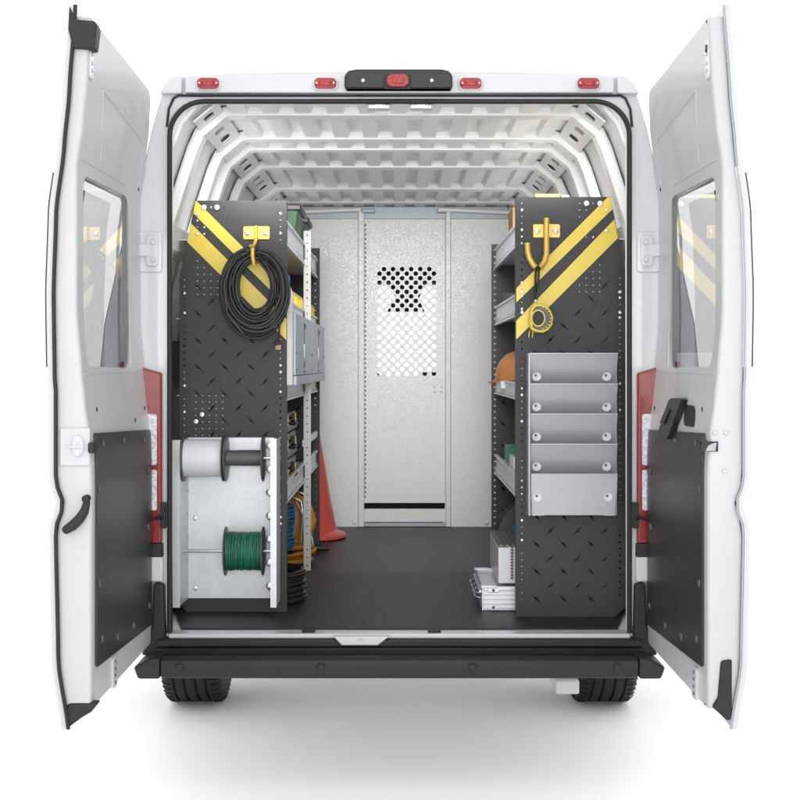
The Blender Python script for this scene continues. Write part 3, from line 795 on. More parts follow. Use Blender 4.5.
h, rv, tr = gen(YL0, ol, st, [(280.5, 207, 607, 'owsswso' + 'oosoooo' * 2 + 'ooowwssw' + 'oooossss' * 1 + 'ssoosoos' + 'sswwsooo' + 'o' * 14), (184.5, 280, 440, 'ssw' + 'oow' + 'o' * 8 + 'sswossw' + 'sss'), (184.5, 440, 600, 'o')],
                [(197.5, 225, 207, 236, 'ssosossooooo'), (197.5, 224, 261, 297, 's'), (195.8, 224, 395, 396, 'o'), (195.8, 224, 402, 436, 's')],
                [(198, 287, -1, 26.7, 4, 13), (212, 301, 1, 26.7, 3, 12)])
# keep the peg grid clear of lozenges
tr = [t for t in tr if not (t[1] > wz(278, YL0))]
big = [(wx(204, YL0), wz(207.5, YL0), .0105), (wx(217, YL0), wz(207.5, YL0), .0105), (wx(197.5, YL0), wz(214, YL0), .0065), (wx(197.5, YL0), wz(234, YL0), .0065), (wx(202, YL0), wz(414.5, YL0), .0095), (wx(196, YL0), wz(421.5, YL0), .0095)]
e1 = endpanel(lu, YL0, ol, h, tr, rv, [], ol[1][0], ol[1][1], ol[2][1])
for p in st: MB().prism(p, XZ(YL0), -.001, -.0002).build('hazard_stripe', 'yellow', e1)
b = MB()
for x, z, r in big: b.lathe([(r, 0), (r, -.003), (r * .8, -.006), (r * .45, -.0065), (r * .3, -.0055)], (x, YL0 - .001, z), 'y', 20)
b.build_each('panel_bolt', 'bolt', e1)
x0, x1 = wx(179.5, YL0), wx(286.5, YL0)
zt_, zb_ = zc(.60), FZ + .004
ol2 = [(x0, zb_), (x1 + .008, zb_), (x1 + .008, zt_ - .01), (x0 + .07, zt_ - .01), (x0, zc(.32))]
hh = [(x1 - .012, zb_ + .02 + k * .0335, .0042) for k in range(43)]
tr2 = [(x1 - .05 - .096 * i - (.048 if j % 2 else 0), zb_ + .05 + j * .048, 1 if j % 2 else -1) for i in range(3) for j in range(18)]
endpanel(lu, YL1, ol2, hh, tr2, [], [], x1 + .008, zt_ - .01, zb_)
Xl = -.417
for zt, zb in ((.53, .438), (.245, .155), (-.035, -.122), (-.412, -.492)):
    shelf(lu, -1, Xl, -.80, YL0 + .004, YL1 - .002, zc(zt), zc(zb))
# middle post
hp_ = [circ(-.3965, FZ + .03 + k * .0338, .0035, 10) for k in range(43)]
b = MB(); plate(b, [(-.412, FZ + .008), (-.381, FZ + .008), (-.381, zc(.585)), (-.412, zc(.585))], hp_, XZ(1.33), .002)
b.box(-.412, -.410, 1.3321, 1.36, FZ + .008, zc(.585)); b.build('post', 'post', lu)
b = MB()
for zt in (.50, .21, -.07, -.44): b.box(-.420, -.406, 1.31, 1.329, zc(zt - .04), zc(zt + .02))
b.build_each('post_clip', 'spoolgrey', lu, bevel=.003)
MB().box(-.42, -.405, 1.35, 2.2, zc(-.345), zc(-.315)).build('cross_rail', 'alu', lu, bevel=.002)
# hooks
def hook(root, px, py, Y, left):
    b = MB(); X, Z = wx(px, Y), wz(py, Y)
    b.prism(rrect(X - .048, X + .048, Z - .024, Z + .024, .006), XZ(Y), -.004, -.0005)
    b.lathe([(.001, 0)], (X, Y, Z)) if 0 else None
    if left:
        b.box(X - .005, X + .005, Y - .022, Y - .004, Z - .03, Z + .025)
    else:
        b.prism(rrect(X - .013, X + .013, Z - .024, Z + .024, .003), XZ(Y), -.024, -.004)
    o = b.build('hook_plate', 'gold', root, bevel=.002)
    b = MB()
    if left:
        b.tube([(X, Y - .01, Z - .02), (X, Y - .06, Z - .045), (X - .006, Y - .10, Z - .066), (X - .008, Y - .115, Z - .055)], .0065, 10)
        b.tube([(wx(252.5, Y - .12), Y - .118, wz(248, Y - .12)), (wx(252.5, Y - .12), Y - .122, wz(256, Y - .12)), (wx(253.5, Y - .12), Y - .112, wz(264, Y - .12)), (X + .003, Y - .085, Z - .112), (X + .003, Y - .01, Z - .09)], .0075, 10)
    else:
        Yc = Y - .022; pts = [(546.5, 218), (546.5, 226), (546.5, 245), (546.2, 255), (544, 262), (540, 267.5), (536.5, 269), (532.5, 265), (529, 259), (527.2, 252), (526.8, 243.5)]
        b.tube([(wx(a, Yc), Yc - (.0 if i < 3 else .02 * min(1, (i - 2) / 4)), wz(c, Yc)) for i, (a, c) in enumerate(pts)], .0105, 12)
    b.build('hook_prong', 'gold', o, smooth=60)
    b = MB()
    for k in (-1, 1): b.dome((X + k * .032, Y - .004, Z), .0105, .006, '-y', 16)
    b.build_each('hook_bolt', 'bolt', o)
hook(lu, 256.5, 233, YL0, True)

# ---- right unit
YR0, YR1 = .26, 1.52
ru = thing('shelving_unit', 'dark shelving unit on the right wall with grey pocket rack and tape measure', 'shelving unit', (.6, .26, FZ), 'shelving units')
ol = px2([(516, 197), (610.5, 197), (626, 276), (627, 606), (614, 617.5), (516, 617.5)], YR0)
ol.reverse()
st = [px2([(516.2, 288.5), (607.6, 197.3), (610.3, 197.3), (612.6, 209), (516.2, 302.5)], YR0), px2([(516.2, 321), (614.2, 219.5), (618.0, 238), (516.2, 339.5)], YR0)]
st[0] = [st[0][i] for i in (0, 1, 2, 3, 4)]
h, rv, tr = gen(YR0, ol, st, [(522, 203.5, 605, 'swssw' + 'ooooooo' + 'wsw' + 'sws' + 'oooooo' + 'o' * 5 + 'wsssw' + 'oooooooooooooo' + 'wssw' + 'o' * 10), (620, 278, 600, 'sssw' + 'ssw' + 's' * 6 + 'ooow' + 'ooow' + 'o' * 50)],
                [(579.5, 600, 203.5, 230, 's'), (579.5, 594, 237, 252, 'o'), (579.5, 601, 265, 294, 's')],
                [(605, 285, 1, -27.3, 4, 13), (591, 298.5, -1, -27.3, 3, 12)])
e2 = endpanel(ru, YR0, ol, h, tr, rv, [], ol[-1][0], ol[-1][1], ol[0][1])
for p in st: MB().prism(p, XZ(YR0), -.001, -.0002).build('hazard_stripe', 'yellow', e2)
b = MB()
for px, py, r in ((586.5, 203.5, .0105), (600, 203.5, .0105), (606.5, 210, .006), (606.5, 230.5, .006), (522, 292, .0065), (522, 312.5, .0065), (620, 292, .0065), (620, 312.5, .0065)):
    b.lathe([(r, 0), (r, -.003), (r * .8, -.006), (r * .45, -.0065), (r * .3, -.0055)], (wx(px, YR0), YR0 - .001, wz(py, YR0)), 'y', 20)
b.build_each('panel_bolt', 'bolt', e2)
x0, x1 = wx(516, YR0), wx(627, YR0)
zb_ = FZ + .004
ol2 = [(x0, zb_), (x1, zb_), (x1, zc(.32)), (x1 - .07, zc(.545)), (x0, zc(.545))]
hh = [(x0 + .012, zb_ + .02 + k * .0275, .0042) for k in range(51)]
tr2 = [(x0 + .05 + .096 * i + (.048 if j % 2 else 0), zb_ + .05 + j * .048, 1 if j % 2 else -1) for i in range(3) for j in range(18)]
endpanel(ru, YR1, ol2, hh, tr2, [], [], x0, zc(.545), zb_)
Xr = .430
for zt, zb in ((.518, .432), (.264, .182), (-.055, -.118), (-.385, -.470)):
    shelf(ru, 1, Xr, .80, YR0 + .004, YR1 - .002, zc(zt), zc(zb))
hook(ru, 546.5, 231, YR0, False)

# ============================================================ THINGS ON THE LEFT UNIT
# cable coil on the hook
cb = MB(); Yc = YL0 - .07; path = []
NL = 24
for i in range(NL):
    k = (i * 7) % NL / (NL - 1)
    top = 246 + 15 * k + random.uniform(-2, 2); bot = 338 - 27 * k + random.uniform(-3, 3)
    lf = 220 + 18 * k + random.uniform(-2.5, 2.5); rt = 291 - 17 * k + random.uniform(-2.5, 2.5)
    cx, cy, rx, ry = (lf + rt) / 2, (top + bot) / 2, (rt - lf) / 2, (bot - top) / 2
    dp = random.uniform(-.035, .03); til = random.uniform(-.04, .04); e = random.uniform(.9, 1.05)
    for q in range(36):
        a = 2 * math.pi * q / 36 + math.pi / 2
        sx_ = math.cos(a); sz_ = math.sin(a)
        wob = 1 + .01 * math.sin(3 * a + i)
        y = Yc + dp + .012 * math.sin(2 * a + i * 1.3)
        path.append((wx(cx + rx * sx_ * wob + til * ry * sz_, y), y, wz(cy - ry * sz_ * wob, y)))
sm = []
for i in range(len(path)):
    w_ = path[max(0, i - 2):i + 3]; sm.append(tuple(sum(p[k] for p in w_) / len(w_) for k in range(3)))
coil = thing('cable_coil', 'oval coil of black power cable hung on the left gold hook', 'cable coil', (wx(255, Yc), Yc, wz(338, Yc)))
cb.tube(sm, .0046, 8)
tl = [(276, 300), (278, 312), (279, 325), (278.5, 336), (277, 342)]
cb.tube([(wx(a, Yc - .03), Yc - .03 + .008 * i, wz(c, Yc - .03)) for i, (a, c) in enumerate(tl)], .0040, 8)
cb.tube([(wx(233, Yc - .04), Yc - .04, wz(258, Yc - .04)), (wx(224, Yc - .05), Yc - .05, wz(285, Yc)), (wx(227, Yc - .045), Yc - .045, wz(314, Yc)), (wx(243, Yc - .04), Yc - .04, wz(334, Yc))], .0046, 8)
cb.build('cable', 'cable', coil, smooth=80)
b = MB(); b.tube([(wx(277.3, Yc), Yc + .005, wz(340, Yc)), (wx(276.2, Yc), Yc + .005, wz(343, Yc)), (wx(278, Yc), Yc + .005, wz(345, Yc))], [.005, .009, .012], 8)
pl = b.build('plug', 'cable', coil, smooth=60)
b = MB().box(wx(275.5, Yc), wx(281, Yc), Yc - .004, Yc + .012, wz(350, Yc), wz(345, Yc)); 
b.build('plug_face', 'brass', pl, bevel=.001)
# reel holder bracket
Yb = YL0 - .004
rh = thing('reel_holder', 'galvanised reel holder bracket carrying spools low on the left shelving unit', 'reel holder', (wx(230, Yb), Yb, wz(600, Yb)))
yf = YL0 - .16
xa, xb = wx(188.5, Yb), wx(274, Yb)
bz = (wz(437.5, Yb), wz(598, Yb))
b = MB().box(xa, xb, Yb - .003, Yb - .001, bz[1], bz[0]); o = b.build('back_plate', 'bracket', rh)
b = MB()
for px, py in ((195.5, 518), (195.5, 588), (270, 518), (270, 588)): b.lathe([(.0095, 0), (.0085, -.003), (.006, -.004), (.0055, -.007), (.002, -.008)], (wx(px, Yb), Yb - .003, wz(py, Yb)), 'y', 16)
b.build_each('back_bolt', 'bolt', o)
xl = xa
b = MB(); b.box(xl - .002, xl, yf, Yb, wz(606, yf), wz(438.5, yf)); b.box(wx(171.5, yf), wx(179.5, yf), yf - .002, yf, wz(607.5, yf), wz(440, yf))
b.v = []; b.f = []; b.m = []
XLf = wx(180, yf)
b.prism([(xa, Yb - .001), (XLf, yf), (XLf - .002, yf), (xa - .002, Yb - .001)], XY(0), wz(606, yf), wz(440, yf))
b.box(XLf - .03, XLf, yf - .0022, yf - .0002, wz(607.5, yf), wz(440, yf))
fo = b.build('side_flange', 'bracket', rh)
XRf = wx(276.5, yf)
b = MB(); b.box(XRf - .002, XRf, yf, Yb - .001, wz(607, yf), wz(439, yf)); b.box(wx(270.5, yf), XRf, yf - .0022, yf - .0002, wz(607.5, yf), wz(438.5, yf)); 
f2 = b.build('side_flange', 'bracket', rh)
b = MB()
for k in range(7):
    z = wz(446 + k * 23.4, yf)
    b.dome((wx(269.6, yf) - .001, yf + .012, z), .0135, .004, '-y', 18)
    b.lathe([(.004, 0), (.004, .004), (.002, .005)], (wx(183, yf), Yb - .08, z), 'x', 8)
b.build_each('flange_bolt', 'steel', f2)
Ys = YL0 - .10
for py, a, c_ in ((458, 181, 275), (551, 181, 275)):
    b = MB(); b.tube([(wx(a, Ys) + .004, Ys, wz(py, Ys)), (XRf - .003, Ys, wz(py, Ys))], .0055, 10); b.build('reel_rod', 'steel', rh)
def spool(name, label, pxa, pxb, py, r, core, mwire, mfl, wound=None, cr=.03):
    xa, xb = wx(pxa, Ys), wx(pxb, Ys); z = wz(py, Ys)
    t = thing(name, label, 'spool', ((xa + xb) / 2, Ys, z - r), 'spools on the reel holder')
    for x in (xa, xb - .006):
        b = MB(); b.lathe([(.008, 0), (r * .95, 0), (r, .0015), (r, .0045), (r * .95, .006), (.008, .006)], (x, Ys, z), 'x', 40); b.build('flange', mfl, t, smooth=50)
    b = MB()
    if wound:
        L_ = xb - xa - .016; nn = int(L_ / .0042)
        for lay in range(2):
            for i in range(nn + 1):
                x = xa + .008 + L_ * i / nn + (.0015 if lay else 0); rr = core - .004 * lay + random.uniform(-.0016, .0014)
                tx = random.uniform(-.004, .004); ty = random.uniform(-.004, .004)
                b.tube([(x + tx * math.cos(2 * math.pi * k / 28) + ty * math.sin(2 * math.pi * k / 28), Ys + rr * math.cos(2 * math.pi * k / 28), z + rr * math.sin(2 * math.pi * k / 28)) for k in range(28)], .0026, 6, closed=True)
        b.lathe([(core - .006, 0), (core - .006, xb - xa - .012)], (xa + .006, Ys, z), 'x', 32)
        b.build('wire', mwire, t, smooth=80)
    else:
        pr = [(core, 0)]
        L_ = xb - xa - .0122
        for i in range(1, 12): pr.append((core + random.uniform(-.0006, .0004), L_ * i / 12))
        pr.append((core, L_))
        b.lathe(pr, (xa + .0061, Ys, z), 'x', 40); b.build('core', mwire, t, smooth=60)
    return t
spool('white_cable_spool', 'spool wound with smooth white cable at the upper left of the reel holder', 183.5, 224.5, 458, .083, .066, 'whitepl', 'spoolgrey')
spool('empty_spool', 'empty dark grey spool beside the white cable spool', 225.2, 264, 458, .083, .028, 'spoolgrey', 'spoolgrey')
spool('green_wire_spool', 'spool of green wire on the lower rod of the reel holder', 225, 264, 551, .086, .066, 'green', 'spoolgrey', wound=True)
# bins on the top shelf
def bin_(name, label, x0, x1, y0, y1, z0, z1, body, lidm, group, tp=.02, ribs=0):
    t = thing(name, label, 'bin', ((x0 + x1) / 2, (y0 + y1) / 2, z0), group)
    b = MB(); v = [(x0 + tp, y0 + tp, z0), (x1 - tp, y0 + tp, z0), (x1 - tp, y1 - tp, z0), (x0 + tp, y1 - tp, z0), (x0, y0, z1), (x1, y0, z1), (x1, y1, z1), (x0, y1, z1)]
    b.add(v, [(3, 2, 1, 0), (0, 1, 5, 4), (1, 2, 6, 5), (2, 3, 7, 6), (3, 0, 4, 7), (4, 5, 6, 7)] if lidm else [(3, 2, 1, 0), (0, 1, 5, 4), (1, 2, 6, 5), (2, 3, 7, 6), (3, 0, 4, 7)])
    if ribs:
        for k in range(ribs):
            y = y0 + (y1 - y0) * (k + .5) / ribs; b.box(x1 - .004, x1 + .006, y - .004, y + .004, z0 + .01, z1 - .002)
    o = b.build('tub', body, t, bevel=.004)
    if not lidm: 
        so = o.modifiers.new('thick', 'SOLIDIFY'); so.thickness = .003
        b = MB(); b.tube([(x0, y0, z1), (x1, y0, z1), (x1, y1, z1), (x0, y1, z1)], .006, 6, closed=True); b.build('rim', body, t)
    else: MB().box(x0 - .012, x1 + .012, y0 - .012, y1 + .012, z1 - .004, z1 + .022).build('lid', lidm, t, bevel=.006, seg=3)
    return t
bin_('storage_bin', 'nearer green bin with black lid on the top left shelf', -.72, -.420, 1.12, 1.42, zc(.460), zc(.652), 'greenbin', 'blacklid', 'green storage bins', .025)
bin_('storage_bin', 'smaller farther green bin with black lid, behind the nearer one', -.70, -.425, 1.70, 1.95, zc(.460), zc(.66), 'greenbin', 'blacklid', 'green storage bins', .025)
yb = [(.62, 1.10), (1.14, 1.60), (1.65, 2.15)]
for i, (a, c_) in enumerate(yb):
    bin_('yellow_bin', ['nearest yellow ribbed bin on the shelf above the grey cabinets', 'middle yellow bin, half hidden by the pale upright post', 'farthest yellow bin on the shelf above the grey cabinets'][i], -.72, -.42, a, c_, zc(.178), zc(.292), 'yellow', None, 'yellow bins', .012, 6)
# spray bottle
bt = thing('bottle', 'small clear bottle with blue cap at the near end of the second left shelf', 'bottle', (-.425, .56, zc(.178)))
MB().lathe([(.001, 0), (.026, 0), (.028, .01), (.028, .09), (.020, .118), (.012, .125)], (-.425, .56, zc(.178)), 'z', 20).build('bottle_body', 'whitepl', bt, smooth=50)
MB().lathe([(.014, 0), (.016, .003), (.016, .035), (.010, .043)], (-.425, .56, zc(.303)), 'z', 16).build('cap', 'bluecap', bt)
# grey cabinets
def cabinet(y0, y1, label):
    t = thing('wall_cabinet', label, 'cabinet', (-.58, (y0 + y1) / 2, zc(-.07)), 'blue-grey cabinets')
    MB().box(-.76, -.384, y0, y1, zc(-.066), zc(.198)).build('cabinet_body', 'post', t, bevel=.003)
    d = MB().box(-.3835, -.373, y0 + .003, y1 - .003, zc(-.03), zc(.196)).build('cabinet_door', 'cab', t, bevel=.003)
    MB().box(-.3835, -.370, y0 + .003, y1 - .003, zc(-.067), zc(-.032)).build('cabinet_rail', 'cab', t, bevel=.003)
    ym = (y0 + y1) / 2 - .02; X = -.3725
    MB().box(X - .002, X + .003, ym - .028, ym + .028, zc(.035), zc(.088)).build('latch', 'whitepl', d, bevel=.003)
    b = MB()   # small vertical logo: mark below, line of letters above the latch
    b.prism([(ym - .03, zc(.012)), (ym + .03, zc(.026)), (ym + .03, zc(.020)), (ym - .01, zc(.010))], YZ(X), 0, .0012)
    b.prism([(ym + .03, zc(.006)), (ym - .03, zc(-.004)), (ym - .03, zc(.002)), (ym + .01, zc(.010))], YZ(X), 0, .0012)
    for k in range(9): b.box(X, X + .0012, ym - .018 + .004 * (k % 2), ym + .016, zc(.093 + k * .006), zc(.0965 + k * .006))
    b.tube([(X + .001, ym - .026 + .05 * math.sin(a), zc(.158) + .010 * math.cos(a)) for a in [q * .4 for q in range(9)]], .003, 5)
    b.build('logo', 'ink', d)
    b = MB()
    for y, z in ((y0 + .04, .05), (y0 + .04, -.012), (y1 - .04, .05), (y1 - .04, -.012), (ym - .03, -.018), (ym + .03, -.018)): b.dome((X, y, zc(z)), .005, .002, 'x', 8)
    b.build_each('door_screw', 'ink', d)
cabinet(.368, 1.29, 'nearer blue-grey cabinet with vertical logo hung across the left shelves')
cabinet(1.296, 2.26, 'farther blue-grey cabinet with vertical logo beyond the nearer one')
# black tool cases
for i, (z0, z1) in enumerate(((-.472, -.365), (-.360, -.262), (-.257, -.180))):
    t = thing('tool_case', ['bottom black tool case of the stack on the lower left shelf', 'middle black tool case of the stack on the lower left shelf', 'top black tool case of the stack on the lower left shelf'][i], 'tool case', (-.55, .85, zc(z0)), 'black tool cases')
    zm = (z0 + z1) / 2 + .012
    b = MB(); b.box(-.74, -.432, .50, 1.22, zc(z0), zc(zm) - .001); b.build('case_base', 'housing', t, bevel=.01)
    b = MB(); b.box(-.735, -.436, .505, 1.215, zc(zm) + .001, zc(z1)); b.build('case_lid', 'housing', t, bevel=.012)
    for y in (.60, .98):
        b = MB(); b.box(-.434, -.424, y, y + .05, zc(zm) - .03, zc(zm) + .02); b.box(-.425, -.420, y + .005, y + .03, zc(zm) - .004, zc(zm) + .02, 1); b.dome((-.424, y + .02, zc(zm) - .016), .010, .006, 'x', 10, 2)
        b.build('latch', ['housing', 'yellow', 'bolt'], t, bevel=.0)
    b = MB(); b.tube([(-.434, .75, zc(zm) - .012), (-.41, .77, zc(zm) - .014), (-.41, .88, zc(zm) - .014), (-.434, .90, zc(zm) - .012)], .007, 8); b.build('handle', 'rubber', t)
# blue cord spool, orange reel, black wire coil, cone
def ringstack(name, label, cat, c, r, n, wr, dz, m, jit=.004, sides=6, seg=36, axis='z'):
    b = MB()
    for i in range(n):
        rr = r + random.uniform(-jit, jit); tx, ty = random.uniform(-jit, jit) * 1.2, random.uniform(-jit, jit) * 1.2; ox, oy = random.uniform(-jit, jit), random.uniform(-jit, jit)
        pts = []
        for k in range(seg):
            a = 2 * math.pi * k / seg; u = rr * math.cos(a) + ox; v = rr * math.sin(a) + oy; h_ = i * dz + tx * math.cos(a) + ty * math.sin(a)
            pts.append((c[0] + u, c[1] + v, c[2] + h_) if axis == 'z' else (c[0] + u, c[1] + h_, c[2] + v))
        b.tube(pts, wr, sides, closed=True)
    return b
bs = thing('blue_cord_spool', 'upright spool of blue cord under the lowest left shelf', 'spool', (-.52, 1.02, zc(-.74)))
b = ringstack('', '', '', (-.497, .98, zc(-.735)), .068, 24, .0045, .0075, 'blue'); b.lathe([(.062, 0), (.062, .185)], (-.497, .98, zc(-.74)), 'z', 24); b.build('cord', 'blue', bs, smooth=80)
b = MB(); b.lathe([(.01, 0), (.075, 0), (.075, .006), (.01, .006)], (-.497, .98, zc(-.752)), 'z', 30); b.lathe([(.045, 0), (.045, .12), (.04, .125)], (-.497, .98, zc(-.88)), 'z', 24); b.build('spool_base', 'rubber', bs)
orr = thing('cord_reel', 'orange extension cord reel with metal frame behind the blue cord spool', 'cord reel', (-.47, 1.6, FZ))
b = MB(); b.lathe([(.02, 0), (.11, 0), (.125, .01), (.125, .018), (.02, .018)], (-.535, 1.60, zc(-.715)), 'y', 16); b.lathe([(.02, 0), (.13, 0), (.14, .01), (.14, .02), (.02, .02)], (-.525, 1.80, zc(-.715)), 'y', 10); b.build_each('reel_flange', 'orange', orr)
b = ringstack('', '', '', (-.53, 1.63, zc(-.715)), .085, 16, .007, .010, 'orange', axis='y', jit=.006); b.build('orange_cord', 'orange', orr, smooth=80)
b = ringstack('', '', '', (-.50, 1.58, FZ + .016), .105, 4, .012, .020, 'orange', jit=.008); b.build('loose_cord', 'orange', orr, smooth=80)
b = MB()
for yy in (1.57, 1.86): b.tube([(-.62, yy, FZ + .01), (-.60, yy, zc(-.60)), (-.52, yy, zc(-.56)), (-.44, yy, zc(-.60)), (-.40, yy, FZ + .01)], .007, 8)
for k in range(5): b.tube([(-.58 + .03 * k, 1.55, zc(-.60)), (-.55 + .03 * k, 1.55, zc(-.66)), (-.58 + .035 * k, 1.55, zc(-.80))], .004, 6)
b.build('reel_frame', 'steel', orr, smooth=60)
b = MB(); b.tube([(-.50, 1.5, zc(-.60)), (-.50, 1.5, zc(-.54)), (-.46, 1.5, zc(-.525)), (-.45, 1.5, zc(-.56))], .008, 8); b.build('crank', 'orange', orr, smooth=60)
b = MB(); b.tube([(-.40, 1.98, FZ + .019), (-.335, 1.98, FZ + .017)], [.016, .010], 8); b.build('cord_plug', 'rubber', orr)
b = ringstack('', '', '', (-.50, .60, FZ + .010), .142, 24, .0036, .0048, 'cable', jit=.007, seg=48)
b2 = ringstack('', '', '', (-.50, .60, FZ + .010), .128, 24, .0036, .0048, 'cable', jit=.008, seg=48); b.add(b2.v, b2.f)
tag(b.build('wire_coil', 'cable', smooth=80), 'loose stack of black wire loops on the mat beside the left end panel', 'wire coil')
cn = thing('traffic_cone', 'red-orange traffic cone behind the left shelving unit', 'traffic cone', (-.455, 2.50, FZ))
MB().lathe([(.001, 0), (.172, 0), (.180, .006), (.180, .018), (.172, .028), (.145, .036), (.133, .045)], (-.455, 2.52, FZ + .002), 'z', 48).build('cone_base', 'cone', cn, smooth=50)
MB().lathe([(.133, .04), (.128, .06), (.10, .20), (.03, .62), (.026, .66), (.020, .665), (.018, .60)], (-.455, 2.52, FZ), 'z', 48).build('cone_body', 'cone', cn, smooth=50)

# ============================================================ THINGS ON THE RIGHT UNIT
# tape measure on a strap
Yt = YR0 - .045
tm = thing('tape_measure', 'yellow and black tape measure hanging from the right gold hook', 'tape measure', (wx(540, Yt), Yt, wz(334, Yt)))
tc = [(530.5, 330), (529, 320), (530.5, 309), (534, 304), (541, 304), (547, 306.5), (551, 311.5), (553, 318), (552, 325), (548.5, 330), (543, 333), (536, 332.5)]
pt = [(wx(a, Yt), wz(c, Yt)) for a, c in tc]; cx_ = sum(p[0] for p in pt) / 12; cz_ = sum(p[1] for p in pt) / 12
MB().prism(pt, XZ(Yt), -.02, .03).build('tape_case', 'yellow', tm, bevel=.006, seg=3)
MB().prism([(cx_ + (p[0] - cx_) * .82, cz_ + (p[1] - cz_) * .82) for p in pt], XZ(Yt), -.0235, -.015).build('grip', 'mark', tm, bevel=.002)
b = MB()
xx, zz_ = wx(537.5, Yt), wz(318.5, Yt)
rr_ = [(xx + .0225 * math.cos(a), Yt - .025, zz_ + .0275 * math.sin(a)) for a in [2 * math.pi * k / 28 for k in range(28)]]
b.tube(rr_, .0024, 6, closed=True)
for k in range(9):
    a = R(-70 + 17.5 * k); b.box(xx + .041 * math.cos(a) - .0035 + .003, xx + .041 * math.cos(a) + .004 + .003, Yt - .026, Yt - .0225, zz_ + .040 * math.sin(a) - .001, zz_ + .040 * math.sin(a) + .0012)
b.build('dial_ring', 'yellow', tm)
MB().prism(circ(xx, zz_, .0195, 24, .0245), XZ(Yt), -.0255, -.02).build('dial', 'rubber', tm)
b = MB()
for px in (528.5, 532): b.tube([(wx(px + 1, Yt), Yt - .005, wz(331, Yt)), (wx(px, Yt), Yt - .005, wz(337, Yt)), (wx(px + 1, Yt), Yt - .008, wz(338, Yt))], .0016, 6)
b.build('tape_tip', 'gold', tm)
b = MB()
for dx in (-1.7, 1.4): b.tube([(wx(537 + dx * .9, Yt), Yt - .018, wz(269, Yt)), (wx(537 + dx, Yt), Yt - .01, wz(276, Yt)), (wx(536.3 + dx * .7, Yt), Yt - .006, wz(292, Yt)), (wx(535.8 + dx * .2, Yt), Yt - .004, wz(301, Yt))], .0042, 6)
b.tube([(wx(536, Yt), Yt - .018, wz(269, Yt)), (wx(537, Yt), Yt - .036, wz(266.5, Yt)), (wx(539, Yt), Yt - .018, wz(269, Yt))], .0045, 6)
st_ = b.build('strap', 'rubber', tm, smooth=60)
MB().dome((wx(535.6, Yt), Yt - .006, wz(301, Yt)), .006, .006, '-y').build('strap_rivet', 'bolt', st_)
# pocket rack
pr_ = thing('pocket_rack', 'light grey five-pocket literature rack on the right shelving end panel', 'rack', (wx(573, .16), .2, wz(516, .16)))
MB().box(wx(529.5, .25), wx(617, .25), YR0 - .008, YR0 - .0025, wz(514, .25), wz(354, .25)).build('back_sheet', 'pocket', pr_)
tops = [353.5, 384, 414, 444, 474]; Yp = .175
for i, py in enumerate(tops):
    last = i == 4
    zt = wz(py, Yp); zb = wz(516 if last else tops[i + 1] + 1.5, Yp)
    x0, x1 = wx(529.5 + .35 * i, Yp), wx(617.5 - .15 * i, Yp)
    zbb = zt - .118 if not last else zb
    ytop, ybot = Yp - .012, (Yp + .05 if not last else Yp + .01)
    def pf(u, v, t, zt=zt, zbb=zbb, ytop=ytop, ybot=ybot):
        k = (zt - v) / (zt - zbb); return (u, ytop + (ybot - ytop) * k + t, v)
    hl = [circ(wx(px, Yp), zt - .079, .0155, 20) for px in (537.5, 608)]
    tab = [(x0, zt), (x0, zbb), (x1, zbb), (x1, zt)] if not last else [(x0, zt), (x0 + .005, zbb), (x0 + .04, zbb), (x0 + .05, zbb + .002), (x1 - .05, zbb + .002), (x1 - .04, zbb), (x1 - .005, zbb), (x1, zt)]
    b = MB(); plate(b, tab, hl, pf, .0015)
    b.tube([(x0, ytop, zt), (x1, ytop, zt)], .0022, 6)
    # side cheeks
    for xx_ in (x0, x1 - .0015):
        b.prism([(ytop, zt - .001), (ybot, zbb + .001), (YR0 - .009, zbb + .001), (YR0 - .009, zt - .001)], lambda u, v, t: (xx_ + t, u, v), .0, .0015)
    po = b.build('pocket', 'pocket', pr_, smooth=20)
    b = MB()
    for px in (537.5, 608):
        c_ = pf(wx(px, Yp), zt - .079, .003); b.lathe([(.001, 0), (.0165, 0), (.0165, .002), (.001, .002)], c_, 'y', 20)
        b.lathe([(.0045, -.002), (.0045, .001)], (c_[0] - .003, c_[1], c_[2] + .003), 'y', 10, 1)
    b.build_each('hole_backing', ['whitepl', 'spoolgrey'], po, per=2)
    b = MB()
MB().box(wx(528.3, Yp), wx(530.2, Yp), YR0 - .09, YR0 - .009, wz(516, Yp), wz(353, Yp)).build('side_flange', 'pocket', pr_, bevel=.002)
# hard hat
hh_ = thing('hard_hat', 'orange hard hat resting over the edge of the middle right shelf', 'hard hat', (.49, 1.12, zc(-.05)))
b = MB(); pr2 = [(.142, 0), (.140, .02), (.134, .05), (.118, .08), (.09, .105), (.05, .12), (.001, .125)]
c0 = (.522, 1.05, zc(-.052))
b.lathe(pr2, c0, 'z', 40)
b.v = [(c0[0] + (x - c0[0]) * .92, c0[1] + (y - c0[1]) * 1.1, z) for x, y, z in b.v]
b.tube([(c0[0] + .12 * math.cos(a) * math.sin(0) , c0[1] + .12 * math.cos(a), c0[2] + .128 * abs(math.sin(a)) + .002) for a in [math.pi * k / 16 for k in range(17)]], .010, 8)
sh = b.build('shell', 'hat', hh_, smooth=60)
b = MB(); outer = []
for k in range(40):
    a = 2 * math.pi * k / 40; e = .010 + .016 * max(0, -math.cos(a)) ** 1.5
    outer.append((c0[0] + (.131 + e) * math.cos(a), c0[1] + (.155 + e * .5) * math.sin(a)))
b.prism(outer, lambda u, v, t: (u, v, c0[2] + t - .03 * max(0, (c0[0] - .10 - u)) / .06 * .4), -.004, .003); b.build('brim', 'hat', hh_, bevel=.002)
